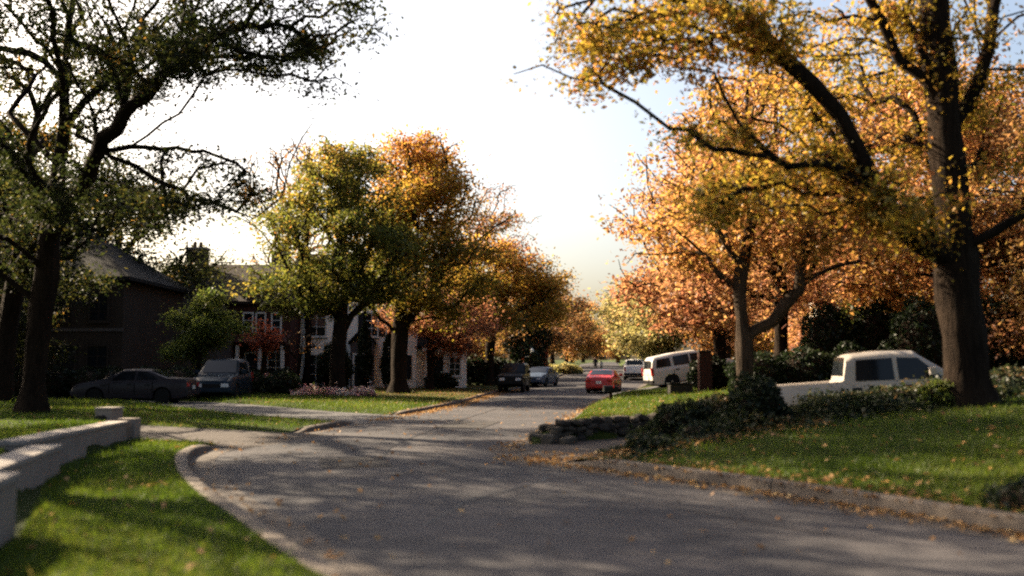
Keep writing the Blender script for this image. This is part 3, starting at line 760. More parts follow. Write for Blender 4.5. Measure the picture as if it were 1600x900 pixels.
def copy_tree(src, loc, rz, sc, label, group=None, leaf=None, name=None):
    c = src.copy(); COL.objects.link(c); c.location = loc; c.rotation_euler = (0, 0, rz); c.scale = sc
    c['label'] = label
    if group: c['group'] = group
    if name: c.name = name
    for ch in list(src.children):
        k = ch.copy(); COL.objects.link(k); k.parent = c
        if leaf and ch.name.startswith('crown'):
            k.material_slots[0].link = 'OBJECT'; k.material_slots[0].material = MATS[leaf]
    return c

# ------------------------------------------------------------------ trees
g = H
# near left oak whose limbs hang over the lawn
bz = g(-14.2, 30)
tree('oak_tree', 'large dark oak at the left edge with limbs spreading over the lawn', (-14.4, 30, bz), .34,
     [(0, 0, -.1), (.15, -.1, 2), (.4, -.2, 4), (.7, -.4, 6.2), (.9, -.5, 8.5), (.8, -.3, 11), (1.0, 0, 14)],
     [((-10.2, 25, 11.0), (6.6, 5.2, 2.6), 1.15), ((-15.5, 28.5, 13.2), (7.5, 6.5, 4.6), 1.0), ((-6.6, 24.5, 10.0), (3.2, 3.0, 2.0), .40), ((-10.0, 27, 6.9), (3.4, 2.6, 1.5), .20), ((-14.5, 27.5, 7.2), (2.6, 2.5, 1.7), .16), ((-17.0, 28.5, 5.6), (2.8, 2.3, 1.3), .25)],
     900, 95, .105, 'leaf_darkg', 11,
     limbs=[[(-13.6, 29.6, 5.8), (-12.0, 28.2, 7.4), (-10.0, 26.6, 9.0), (-7.6, 25.2, 10.1), (-5.4, 24.4, 10.0)],
            [(-13.3, 29.5, 8.2), (-12.2, 28.6, 8.0), (-10.3, 28.0, 6.9), (-8.6, 27.7, 6.2), (-6.9, 27.4, 5.7), (-6.1, 27.3, 7.2), (-5.7, 27.2, 8.2)],
            [(-13.6, 29.6, 6.6), (-15, 27.5, 8.5), (-16, 25, 10.5)],
            [(-13.3, 29.6, 9), (-11, 30, 12), (-9, 30.5, 14)]],
     tint=(.38, .2, .12, .05), spread=(.26, .26, .17), bare=.04)
tree('oak_tree', 'dark leaning tree behind the large left oak, beside the shaded house', (-19.0, 37.0, g(-19, 37)), .34,
     [(0, 0, -.1), (.3, 0, 3), (.8, -.2, 6), (.9, -.2, 9), (1.2, 0, 12)],
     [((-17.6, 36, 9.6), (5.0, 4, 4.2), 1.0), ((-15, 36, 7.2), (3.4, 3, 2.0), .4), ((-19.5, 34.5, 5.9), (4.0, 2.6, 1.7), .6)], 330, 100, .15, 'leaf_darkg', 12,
     tint=(.5, .22, .15, .2), bare=.25)
tree('bare_tree', 'thin half-bare tree rising behind the brick house roof', (-16.5, 72, g(-16.5, 72)), .25,
     [(0, 0, 0), (.1, 0, 4), (0, 0, 8), (.2, 0, 13)], [((-16.2, 72, 12.5), (4.5, 4, 5.5), 1)], 240, 10, .2, 'leaf_rust', 13, bare=.5, up=.5)
tree('bare_tree', 'tall bare-limbed tree left of the green maple', (-13.6, 66, g(-13.6, 66)), .2,
     [(0, 0, 0), (.1, 0, 4), (-.2, 0, 9), (.2, 0, 15)], [((-13.4, 66, 12.5), (3.6, 3, 5.2), 1)], 200, 8, .2, 'leaf_rust', 14, bare=.6, up=.6)

tree('oak_tree', 'oak beyond the left edge shading the white garden wall', (-16.8, 19.0, g(-16.8, 19.0)), .34,
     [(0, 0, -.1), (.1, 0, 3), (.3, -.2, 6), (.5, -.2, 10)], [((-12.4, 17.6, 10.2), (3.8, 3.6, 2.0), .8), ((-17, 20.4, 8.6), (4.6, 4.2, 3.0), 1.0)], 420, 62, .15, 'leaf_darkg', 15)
# street trees of the left verge
tree('maple_tree', 'green maple turning yellow, ringed by a flower bed on the left verge', (-8.75, 50, g(-8.75, 50)), .36,
     [(0, 0, -.1), (.02, 0, 1.5), (.12, 0, 3), (.2, 0, 4.5), (.1, 0, 7), (.3, 0, 10)],
     [((-9.0, 49.6, 8.3), (4.2, 4.0, 3.0), 1.0), ((-8.0, 50, 10.6), (2.9, 3.0, 2.4), .7), ((-10.6, 49.4, 5.4), (2.6, 2.6, 1.3), .42), ((-6.4, 50.5, 6.6), (2.8, 2.8, 2.2), .4)],
     700, 75, .16, 'leaf_green', 21, limbs=[[(-8.6, 50, 3.4), (-7.6, 50.2, 4.6), (-6.4, 50.3, 6.2)], [(-8.6, 50, 3.8), (-9.8, 49.8, 5.2), (-11, 49.5, 6.2)]],
     tint=(.52, .17, .10, .32), shell=.42, pads=6, spread=(.34, .34, .18))
tree('maple_tree', 'tall orange-topped maple, second trunk of the left verge', (-6.35, 56, g(-6.35, 56)), .42,
     [(0, 0, -.1), (.02, 0, 1.5), (.05, 0, 3.2), (.1, 0, 5), (.3, 0, 9), (.5, 0, 13)],
     [((-5.6, 56, 12.2), (3.0, 3.4, 3.3), 1.0), ((-6.4, 56, 8.5), (4.2, 4.0, 3.4), .7), ((-4.0, 55.6, 6.6), (3.0, 3.0, 2.2), .45), ((-4.4, 56, 10.0), (2.6, 2.8, 2.4), .35)],
     640, 70, .18, 'leaf_gold', 22, limbs=[[(-6.3, 56, 3.0), (-7.4, 55.8, 4.2), (-8.4, 55.6, 5.4)], [(-6.3, 56, 3.6), (-5.2, 56, 5.0), (-3.8, 56, 6.2)]],
     tint=(.42, .17, .10, .75), shell=.45, pads=6, spread=(.5, .5, .3))
tree('dogwood_tree', 'small russet tree with a low crown, third trunk of the left verge', (-5.25, 64, g(-5.25, 64)), .22,
     [(0, 0, -.1), (.02, 0, 1.5), (.0, 0, 3), (.1, 0, 5)],
     [((-4.4, 64, 4.6), (3.6, 3.2, 2.2), 1.0)], 240, 75, .17, 'leaf_pink', 23, tint=(.62, .16, .12, -.2), spread=(.45, .45, .25))
tree('oak_tree', 'broad bronze oak behind the parked black off-roader', (-1.7, 75, g(-1.7, 75)), .36,
     [(0, 0, -.1), (.05, 0, 2), (.2, 0, 5), (.5, 0, 9)],
     [((-1.0, 74, 8.2), (4.4, 4.0, 3.6), 1.0), ((1.2, 74, 6.6), (2.9, 2.9, 2.8), .5), ((-3.4, 73.5, 6.4), (3.2, 3.0, 2.6), .45)], 460, 90, .2, 'leaf_gold', 24,
     tint=(.50, .2, .12, .45), spread=(.5, .5, .3))
tree('bare_tree', 'thinning rust-leaved tree between the tall maple and the bronze oak', (-3.6, 80, g(-3.6, 80)), .25,
     [(0, 0, 0), (.1, 0, 4), (0, 0, 8), (.2, 0, 12)], [((-2.6, 80, 11.5), (4.2, 4, 4.4), 1)], 330, 26, .19, 'leaf_rust', 25, bare=.25, up=.5, tint=(.7, .15, .1, 0))

# right: the big gold tree and the trees behind it
zb = g(8.3, 18.2)
tree('sycamore_tree', 'massive dark-trunked tree with gold leaves at the right edge', (8.3, 18.2, zb - .05), .36,
     [(0, 0, -.1), (-.05, 0, 1.2), (-.15, 0, 2.6), (-.22, -.05, 4.0), (-.3, -.1, 5.2), (-.4, -.1, 7), (-.5, 0, 10), (-.4, 0, 12)],
     [((2.5, 17.3, 7.6), (2.9, 1.6, .9), .8), ((4.4, 18.4, 5.3), (2.4, 1.4, .9), .55), ((6.6, 19.0, 7.2), (2.4, 1.7, 1.9), .6),
      ((9.6, 19.2, 8.6), (3.6, 2.6, 2.8), .7), ((4.5, 17, 10.6), (3.8, 2.6, 1.6), .3), ((8, 18.2, 11.5), (3.5, 3, 2), .3), ((7.0, 16.6, 4.4), (1.7, 1.4, .7), .22), ((10.6, 17.6, 5.6), (1.8, 1.8, 1.2), .25)],
     950, 54, .095, 'leaf_gold', 31,
     limbs=[[(8.0, 18.1, 3.3), (7.3, 17.8, 3.8), (6.67, 17.4, 4.4), (5.7, 17.3, 5.9), (4.85, 17.2, 7.1), (4.0, 17.1, 7.6), (3.1, 17.0, 7.9), (1.8, 16.8, 7.9), (.7, 16.7, 7.5)],
            [(7.9, 18.1, 5.9), (7.2, 18.0, 7.2), (6.5, 17.9, 8.7), (6.2, 17.8, 10.5)],
            [(7.85, 18.1, 5.6), (8.6, 18.2, 6.8), (9.1, 18.2, 8.2), (9.8, 18.2, 10.5)],
            [(6.5, 17.4, 4.6), (5.8, 17.2, 5.0), (4.8, 16.9, 5.1), (3.4, 16.7, 5.2)],
            [(8.35, 18.1, 3.6), (9.6, 17.8, 4.6), (10.8, 17.6, 5.6)]],
     tint=(.38, .22, .15, .05), share=.4, spread=(.2, .2, .14), shell=.45, bare=.02, flare=.45, topw=420)
tree('plane_tree', 'pale-barked forked tree with bare left limbs behind the shrubs', (6.35, 27.4, g(6.35, 27.4)), .23,
     [(0, 0, -.1), (.02, 0, 1.4), (-.05, 0, 2.6), (-.02, 0, 3.6), (.3, 0, 5), (.2, 0, 7.5), (.4, 0, 10)],
     [((7.4, 27.6, 7.6), (3.6, 3.0, 2.7), 1.0), ((5.6, 27.6, 5.6), (2.2, 2.0, 1.3), .3), ((8.8, 27.2, 5.4), (2.4, 2.2, 1.4), .4)], 520, 40, .14, 'leaf_orange', 32,
     limbs=[[(6.3, 27.4, 3.6), (5.6, 27.2, 4.0), (4.6, 27.0, 4.5), (3.8, 26.9, 4.7), (3.1, 26.8, 4.3)], [(6.4, 27.4, 4.6), (5.7, 27.2, 5.3), (4.6, 27, 5.7), (3.4, 26.9, 5.3)],
            [(6.35, 27.4, 2.1), (7.0, 27.2, 2.8), (7.7, 27.0, 3.7), (8.1, 26.9, 4.9)]],
     bark='bark_pale', tint=(.34, .2, .13, 0), spread=(.3, .3, .2), bare=.14, flare=.35)
ORC = [('maple_tree', 'straight-trunked orange maple behind the white pickup bed', (9.5, 35.2), .24, (9.6, 35, 8.4), (4.2, 3.6, 4.2), 'leaf_pink', 33, 460, 42, .17),
       ('maple_tree', 'salmon-orange maple left of the forked pale tree', (9.2, 44), .25, (9.4, 44, 7.4), (4.0, 4.0, 4.4), 'leaf_pink', 34, 480, 44, .19),
       ('maple_tree', 'copper maple rising over the white SUV', (13.0, 61), .36, (12.4, 60, 8.2), (4.4, 4.5, 5.2), 'leaf_pink', 35, 460, 46, .21)]
for nm, lb, (x, y), r0, c, rad, lf, sd, na, pr, ls in ORC:
    tree(nm, lb, (x, y, g(x, y)), r0, [(0, 0, -.1), (0, 0, 2), (.05, 0, 4), (-.1, 0, 7), (0, 0, 10)], [(c, rad, 1.0), ((c[0] - 1.2, c[1] - .5, c[2] - rad[2] * .62), (rad[0] * .8, rad[1] * .8, 1.4), .35)],
         na, pr, ls, lf, sd, tint=(.42, .22, .13, -.15), spread=(.42, .42, .26), bare=.16)
far_a = tree('oak_tree', 'gold-brown tree standing behind the hedge right of the pickup', (14.5, 33, g(14.5, 33)), .3, [(0, 0, -.1), (.1, 0, 2.4), (0, 0, 5), (.2, 0, 9)],
     [((14.5, 33, 7.2), (4.4, 4, 4.6), 1)], 340, 115, .14, 'leaf_orange', 36, tint=(.45, .2, .12, 0))
far_b = tree('oak_tree', 'russet-brown tree at the right edge behind the big dark trunk', (17.6, 29.5, g(17.6, 29.5)), .3, [(0, 0, -.1), (-.1, 0, 2.4), (.1, 0, 5), (.2, 0, 8)],
     [((17.2, 29.5, 5.9), (4.2, 4, 4.6), 1), ((16.2, 28.5, 3.2), (3, 2.6, 1.2), .25)], 360, 130, .125, 'leaf_rust', 37, tint=(.5, .2, .12, 0))
far_c = tree('street_tree', 'pale yellow-green street tree beyond the silver pickup', (15.2, 96, g(15.2, 96)), .3, [(0, 0, -.1), (.1, 0, 2.4), (0, 0, 5), (.2, 0, 9)],
     [((14.4, 96, 7.6), (5.0, 5, 4.8), 1), ((13, 95, 4.2), (4, 4, 1.4), .3)], 320, 60, .3, 'leaf_pale', 38, tint=(.4, .2, .12, .1), spread=(.6, .6, .35))
far_d = tree('bare_tree', 'thin brown tree beyond the blue car on the left', (3.4, 105, g(3.4, 105)), .26, [(0, 0, -.1), (.1, 0, 3), (0, 0, 6), (.2, 0, 10)],
     [((3.6, 105, 7.0), (4.2, 4.2, 4.6), 1)], 320, 30, .28, 'leaf_rust', 39, bare=.2, tint=(.5, .2, .12, .1), spread=(.55, .55, .35), up=.5)
cp = lambda s, x, y, rz, sc, lb, gr, lf=None, nm=None: copy_tree(s, (x, y, g(x, y) - .05), rz, (sc[0], sc[0], sc[1]), lb, gr, lf, nm)
GR = 'trees lining the far end of the street'
cp(far_c, 17.0, 124, 1.3, (1.0, 1.05), 'yellow tree behind the pale street tree on the right', GR, 'leaf_pale', 'street_tree')
cp(far_c, 15.5, 75, 2.1, (.75, .82), 'orange-gold tree just right of the silver pickup', GR, 'leaf_orange', 'street_tree')
cp(far_c, 20.0, 152, 0.4, (1.0, 1.1), 'faded gold tree at the far right end of the street', GR, 'leaf_pale', 'street_tree')
cp(far_c, 20.5, 88, 4.0, (1.05, 1.1), 'russet tree behind the white SUV and the silver pickup', GR, 'leaf_rust', 'street_tree')
cp(far_d, 5.0, 124, 1.9, (1.0, 1.1), 'orange-brown tree second beyond the blue car', GR, 'leaf_rust', 'bare_tree')
cp(far_d, 0.6, 92, 4.4, (.95, 1.0), 'grey-brown thinning tree left of the thin brown tree', GR, 'leaf_rust', 'bare_tree')
cp(far_c, 8.2, 150, 2.7, (.85, 1.05), 'orange tree where the street bends out of sight', GR, 'leaf_orange', 'street_tree')
cp(far_c, 11.0, 182, 5.1, (.95, 1.0), 'distant yellow-brown tree near the end of the street', GR, 'leaf_pale', 'street_tree')
cp(far_d, 21.5, 185, 0.9, (1.2, 1.1), 'thin brown tree on the far right beyond the walkers', GR, 'leaf_orange', 'bare_tree')
cp(far_c, 16.5, 232, 3.9, (1.1, .95), 'small rusty tree closing the left end of the street', GR, 'leaf_rust', 'street_tree')
cp(far_c, 25.5, 240, 1.1, (1.2, .95), 'small golden tree closing the right end of the street', GR, 'leaf_orange', 'street_tree')
cp(far_c, 25, 300, 2.2, (1.6, .9), 'farthest low tree over the end of the road', GR, 'leaf_rust', 'street_tree')
cp(far_c, 2.0, 140, 3.5, (1.0, .85), 'rusty tree on the far left behind the thin brown trees', GR, 'leaf_rust', 'street_tree')
cp(far_c, 28, 130, 3.0, (1.3, 1.15), 'tall gold tree deep behind the right side gardens', GR, 'leaf_orange', 'street_tree')
GB = 'trees in the back gardens'
cp(far_a, 19.5, 42, 2.0, (1.15, 1.1), 'orange tree in the garden far right behind the hedge', GB, 'leaf_orange', 'oak_tree')
cp(far_a, 23.5, 36, 3.3, (1.2, 1.2), 'brown tree in the garden at the far right edge', GB, 'leaf_rust', 'oak_tree')
cp(far_b, 17.5, 52, 1.2, (1.1, 1.2), 'pink-orange garden tree behind the straight-trunked maple', GB, 'leaf_pink', 'oak_tree')
cp(far_b, 21.5, 66, 4.2, (1.1, 1.25), 'gold garden tree seen past the copper maple', GB, 'leaf_gold', 'oak_tree')
cp(far_a, -23.0, 44.2, 2.6, (1.0, 1.0), 'dark tree standing in front of the shaded house', GB, 'leaf_darkg', 'oak_tree')
cp(far_a, -27.5, 38, 4.6, (1.15, 1.1), 'dark tree off the left edge beside the far driveway', GB, 'leaf_darkg', 'oak_tree')
cp(far_a, -24, 60, 1.0, (1.3, 1.3), 'dark tree rising behind the shaded house', GB, 'leaf_darkg', 'oak_tree')
cp(far_a, -32, 60, 3.0, (1.4, 1.5), 'tall dark tree far left behind the shaded house', GB, 'leaf_darkg', 'oak_tree')
cp(far_b, -8.5, 88, 2.2, (1.1, 1.15), 'russet tree behind the white house roof', GB, 'leaf_rust', 'oak_tree')
cp(far_b, -2.5, 98, 0.3, (1.1, 1.0), 'brown tree behind the bronze oak', GB, 'leaf_rust', 'oak_tree')

# ------------------------------------------------------------------ shrubs, hedges, conifers
def foliage_blob(name, label, cat, blobs, n, size, leaf, seed, tint=(.4, .2, .12), group=None, core='mulch', flat=.2, shellw=.12, aspect=.6, top=0.0):
    """shrub: leaves wrapped round a dark core added to block light; blobs = (centre, radii)"""
    rs = np.random.RandomState(seed); b = np.array(blobs[0][0], float); bz_ = min(c[2] - r[2] for c, r in blobs); b = np.array([b[0], b[1], max(bz_, g(b[0], b[1]) - .05)])
    root = empty(name, tuple(b), label=label, cat=cat, group=group)
    area = np.array([r[0] * r[1] + r[1] * r[2] + r[0] * r[2] for c, r in blobs]); k = rs.multinomial(n, area / area.sum())
    P = []; bm = bmesh.new()
    for (c, r), m in zip(blobs, k):
        d = rs.normal(0, 1, (m, 3)); d /= np.linalg.norm(d, axis=1)[:, None]
        ph = rs.uniform(0, 6, 6)
        lump = lambda q: 1 + .10 * np.sin(4.1 * q[..., 0] + ph[0]) * np.sin(3.7 * q[..., 1] + ph[1]) + .09 * np.sin(7.3 * q[..., 2] + ph[2] + 5 * q[..., 0]) + .06 * np.sin(13 * q[..., 1] + 11 * q[..., 2] + ph[3])
        rad = lump(d) * (1 - np.abs(rs.normal(0, shellw, m)) + rs.normal(0, .035, m))
        P.append(np.array(c) + d * rad[:, None] * np.array(r))
        mm = Matrix.Translation(Vector(np.array(c) - b)) @ Matrix.Diagonal((*[q * .8 for q in r], 1))
        bmesh.ops.create_icosphere(bm, subdivisions=2, radius=1.0, matrix=mm)
    me = bpy.data.meshes.new('shade_core'); bm.to_mesh(me); bm.free(); tag(link('shade_core', me, core, root), kind='stuff')  # dark balls added inside the leaves to block light, no real branches
    P = np.vstack(P); P = P[P[:, 2] > bz_ - .02]
    tv = tint[0] + rs.normal(0, tint[1] * .5, len(P)) + .5 * tint[1] * np.sin(3 * P[:, 0] + 2 * P[:, 2]) + rs.normal(0, tint[2], len(P)) + top * (P[:, 2] - P[:, 2].mean()) / max(.1, np.ptp(P[:, 2]))  # top shifts the tint of upper leaves, painting in a sunlit top
    link('foliage', leaf_mesh('foliage', P - b, size, tv, rs, aspect, flat), leaf, root)
    return root

def shrub(label, x, y, rx, ry, hgt, n, size, leaf, seed, name='shrub', cat='shrub', extra=(), group=None, sink=.15, **kw):
    z = g(x, y); bl = [((x, y, z + hgt * .5 - sink), (rx, ry, hgt * .5 + sink * .5))]
    for dx, dy, r2, h2 in extra: bl.append(((x + dx, y + dy, g(x + dx, y + dy) + h2 * .5 - sink), (r2, r2, h2 * .5 + sink * .5)))
    return foliage_blob(name, label, cat, bl, n, size, leaf, seed, group=group, **kw)

# right border
shrub('dark clipped shrub with painted gold-lit top at the end of the right border', 3.85, 18.7, .70, .62, 1.06, 11000, .075, 'leaf_ivy', 51, extra=[(-.45, -.2, .45, .7), (.3, .15, .45, .85)], tint=(.42, .25, .16), top=.35)  # gold light on the upper leaves is put into their tint
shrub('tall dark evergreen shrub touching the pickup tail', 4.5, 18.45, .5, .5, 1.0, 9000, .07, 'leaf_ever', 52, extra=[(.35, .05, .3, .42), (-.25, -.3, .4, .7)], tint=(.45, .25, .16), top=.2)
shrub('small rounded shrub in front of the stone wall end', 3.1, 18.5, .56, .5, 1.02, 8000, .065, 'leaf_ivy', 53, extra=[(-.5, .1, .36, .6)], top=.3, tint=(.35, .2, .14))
shrub('ragged low shrub by the driveway mouth on the right kerb', 2.5, 17.7, .42, .36, .42, 2600, .06, 'leaf_ivy', 54, extra=[(-.7, -.05, .28, .28), (.7, -.25, .35, .36)], tint=(.45, .2, .16))
for i, (x, y, rx, h_) in enumerate([(6.5, 19.2, .9, .34), (7.5, 19.5, .7, .38), (9.7, 19.9, .9, .6), (11.2, 19.8, .9, .6)]):
    shrub(['brown-green ground shrub below the pickup rear wheel', 'leafy ground shrub below the pickup doors', 'dark ground shrub right of the massive trunk', 'dark ground shrub at the far right of the border'][i],
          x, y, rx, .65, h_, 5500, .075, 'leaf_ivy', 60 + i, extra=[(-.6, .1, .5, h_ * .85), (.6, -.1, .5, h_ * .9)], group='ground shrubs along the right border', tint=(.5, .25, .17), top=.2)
shrub('bright-leaved small shrub at the foot of the massive trunk', 7.9, 18.3, .45, .35, .55, 2500, .07, 'leaf_lime', 66, tint=(.4, .3, .2))
shrub('dark spreading shrub in the near right corner of the lawn', 6.1, 9.9, .7, .5, .42, 6000, .06, 'leaf_ever', 67, extra=[(-.7, .55, .5, .3), (.8, -.6, .6, .5)], tint=(.4, .3, .2))
# hedges behind the pickup
def hedge(label, a, b, th, hgt, n, size, leaf, seed, **kw):
    a = np.array(a, float); b = np.array(b, float); L = np.linalg.norm(b - a); k = max(2, int(L / (th * .8))); bl = []
    for t in np.linspace(0, 1, k):
        p = a * (1 - t) + b * t; z = g(p[0], p[1]); bl.append(((p[0], p[1], z + hgt * .48), (th * .72, th * .62, hgt * .54)))
    return foliage_blob('hedge', label, 'hedge', bl, n, size, leaf, seed, shellw=.07, **kw)
hedge('long dark clipped hedge behind the white pickup bed', (7.6, 31.0), (12.0, 31.0), 1.2, 1.35, 11000, .11, 'leaf_ever', 71, tint=(.4, .2, .15))
hedge('taller dark hedge block behind the white pickup cab', (10.6, 33.5), (12.3, 33.4), 1.3, 2.7, 9000, .12, 'leaf_ever', 72, tint=(.45, .2, .15))
hedge('dark hedge between the brick pillar and the forked tree', (8.1, 41), (10.2, 41), 1.2, 1.35, 6000, .13, 'leaf_ever', 73, tint=(.45, .2, .15))
hedge('high dark evergreen hedge right of the pickup cab', (12.6, 30.5), (16.5, 30.0), 1.5, 2.5, 14000, .12, 'leaf_ever', 74, tint=(.35, .2, .15))
hedge('bright green clipped hedge beyond the pickup roof', (16.0, 47), (20.5, 47), 1.4, 2.4, 8000, .15, 'leaf_lime', 75, tint=(.6, .2, .15))
shrub('broad dark green holly rising behind the pickup roof', 14.2, 38, 1.5, 1.5, 4.2, 9000, .15, 'leaf_green', 76, name='holly_tree', cat='tree', tint=(.15, .2, .12), extra=[(.8, -.3, 1.0, 3.2)])
# conifers
def conifer(label, x, y, r, hgt, n, size, seed, name='cypress_tree', leaf='leaf_ever', lumpy=.12, group=None):
    rs = np.random.RandomState(seed); z = g(x, y); root = empty(name, (x, y, z), label=label, cat='tree', group=group)
    MB().tube([(0, 0, -.1), (0, 0, hgt * .6)], [r * .14, .03], 6).build('trunk', 'bark', root)
    t = rs.uniform(0, 1, n) ** .8; a = rs.uniform(0, 6.283, n)
    prof = np.sin(np.clip(t * 1.12 + .06, 0, 1) * math.pi) ** .6 * (1 - .55 * t)
    rad = r * prof * (1 + lumpy * np.sin(5 * a + 9 * t) + lumpy * np.sin(23 * t + 2 * a)) * (1 - np.abs(rs.normal(0, .16, n)))
    P = np.stack([rad * np.cos(a), rad * np.sin(a), .12 + t * hgt], 1)
    link('crown', leaf_mesh('crown', P, size, .4 + rs.normal(0, .2, n), rs, .5, .1), leaf, root)
    return root
conifer('slim dark cypress left of the pair in front of the white house', -9.35, 63.2, .62, 4.9, 5000, .16, 81, group='cypresses in front of the white house')
conifer('slim dark cypress right of the pair in front of the white house', -7.75, 63.2, .66, 4.5, 5000, .16, 82, group='cypresses in front of the white house')
conifer('tall dark evergreen behind the parked black off-roader', 1.4, 90, 2.0, 9.8, 9000, .3, 83, 'cedar_tree', lumpy=.3)
conifer('dark green conical evergreen right of the silver pickup', 14.6, 100, 1.9, 4.6, 4000, .3, 84, 'cedar_tree', lumpy=.2)
# left garden shrubs
shrub('round dark bush by the door of the white house', -10.9, 61.5, 1.1, .9, 2.9, 5000, .16, 'leaf_ever', 91)
hedge('low dark hedge below the white house window', (-16.5, 59.5), (-13.6, 59.5), 1.1, 1.2, 6000, .16, 'leaf_ever', 92, tint=(.35, .2, .15))
hedge('long dark hedge along the lawn left of the black off-roader', (-4.4, 74), (-1.2, 76), 1.5, 2.1, 6000, .2, 'leaf_ever', 93)
shrub('small red-flowering bush in front of the white house', -13.1, 57.5, .55, .5, .9, 1800, .13, 'petal_red', 94, tint=(.5, .3, .3))
shrub('white-flowering bush beside the red-flowering bush', -14.0, 57.4, .4, .4, 1.05, 1300, .12, 'petal', 95, tint=(.5, .3, .3))
hedge('dark hedge below the shaded house behind the grey sedan', (-23.5, 45.8), (-15.4, 45.8), 1.4, 1.3, 9000, .13, 'leaf_ever', 96, tint=(.3, .2, .15))
shrub('loose dark bushes beside the dark blue SUV', -11.6, 50.4, 1.0, .9, 1.15, 4000, .14, 'leaf_ever', 97, extra=[(-1.6, .6, .8, 1.1)])
shrub('red-leaved shrub left of the black off-roader, far up the street', 2.2, 97, 1.3, 1.2, 3.6, 2600, .24, 'leaf_redl', 98)
shrub('yellow-green bush beside the far walkers', 5.9, 108, 1.5, 1.1, 1.25, 2400, .22, 'leaf_pale', 99, extra=[(-1.5, .8, 1.0, 1.0), (1.2, .9, .7, .8)])
shrub('round dark bush beside the white porch', -4.7, 66.5, 1.1, .8, 1.1, 2500, .16, 'leaf_ever', 100)
# small bright green tree before the stucco gable
tree('small_tree', 'small bright green tree before the stucco gable', (-15.3, 48.6, g(-15.3, 48.6)), .12, [(0, 0, -.1), (0, 0, 1), (.1, 0, 2.2), (0, 0, 4)],
     [((-15.1, 48.6, 3.7), (1.6, 1.5, 1.5), 1), ((-15.6, 48.6, 2.4), (1.4, 1.4, .7), .4)], 190, 80, .13, 'leaf_lime', 101, tint=(.5, .25, .12, .3), spread=(.28, .28, .2), minz=g(-15.3, 48.6) + .8)
tree('small_tree', 'small red-leaved tree between the stucco gable and the brick house', (-13.9, 55.5, g(-13.9, 55.5)), .1, [(0, 0, -.1), (0, 0, 1), (.1, 0, 2.2), (0, 0, 3.4)],
     [((-13.8, 55.5, 3.4), (.9, .8, .9), 1)], 70, 30, .13, 'leaf_redl', 102, spread=(.28, .28, .2), minz=g(-13.9, 55.5) + .8)
tree('bare_tree', 'small bare spreading tree before the white house wall', (-12.9, 60.3, g(-12.9, 60.3)), .1, [(0, 0, -.1), (0, 0, .8), (.1, 0, 1.6)],
     [((-12.4, 60.3, 3.2), (2.2, 1.4, .9), 1)], 90, 3, .1, 'leaf_rust', 103, bare=.5, minz=g(-12.9, 60.3) + .7, up=.1)
# shrubs hugging the big trunk base / ivy
# flower bed around the green maple
fb = empty('flower_bed', (-8.6, 48.9, g(-8.6, 48.9)), label='ring of pink and white flowers around the green maple', cat='flower bed')
rs = np.random.RandomState(5); a = rs.uniform(0, 6.283, 3200); rr = rs.uniform(.45, 1, 3200)
P = np.stack([-.2 + 2.1 * rr * np.cos(a), .3 + .95 * rr * np.sin(a), .02 + np.abs(rs.normal(0, .13, 3200)) * (1.1 + .6 * np.sin(3 * a))], 1)
link('flowers', leaf_mesh('flowers', P, .12, .5 + .35 * np.sin(4 * a) + rs.normal(0, .15, 3200), rs, .8), 'petal', fb)
mb = MB(); mb.lathe([(2.2, -.12), (2.15, .03), (1.6, .07), (.0, .08)], 28, Matrix.Translation((-.2, .3, 0)) @ Matrix.Diagonal((1, .47, 1, 1)))
mb.build('mulch_mound', 'mulch', fb, smooth=True)

# ------------------------------------------------------------------ houses
def window(parent, x, z, w, h, y=0.0, shutters=False, blind=False, arch=False, nx=2, nz=3, frame='trim_white'):
    """window standing on the wall plane y (wall faces -y): frame > pane, glazing bars; shutters beside it"""
    t = .09; mb = MB()
    mb.box(x - w / 2 - t, x - w / 2, y - .07, y + .05, z - t, z + h + t); mb.box(x + w / 2, x + w / 2 + t, y - .07, y + .05, z - t, z + h + t)
    mb.box(x - w / 2, x + w / 2, y - .07, y + .05, z + h, z + h + t); mb.box(x - w / 2, x + w / 2, y - .07, y + .05, z - t, z)
    wn_ = mb.build('window', frame, parent)
    MB().box(x - w / 2, x + w / 2, y - .02, y + .03, z, z + h).build('pane', 'glass', wn_)
    if blind: MB().box(x - w / 2 + .01, x + w / 2 - .01, y - .028, y - .022, z + h * .35, z + h - .01).build('blind', 'blind', wn_)
    for i in range(1, nx): MB().box(x - w / 2 + w * i / nx - .018, x - w / 2 + w * i / nx + .018, y - .05, y - .021, z, z + h).build('glazing_bar', frame, wn_)
    for i in range(1, nz): MB().box(x - w / 2, x + w / 2, y - .046, y - .0215, z + h * i / nz - .018, z + h * i / nz + .018).build('glazing_bar', frame, wn_)
    MB().box(x - w / 2 - .14, x + w / 2 + .14, y - .14, y - .0, z - t - .07, z - t - .002).build('sill', frame, wn_)
    if shutters:
        for s in (-1, 1):
            c = x + s * (w / 2 + t + .23); MB().box(c - .21, c + .21, y - .05, y - .003, z - .05, z + h + .05).build('shutter', 'shutter', parent)
    return wn_

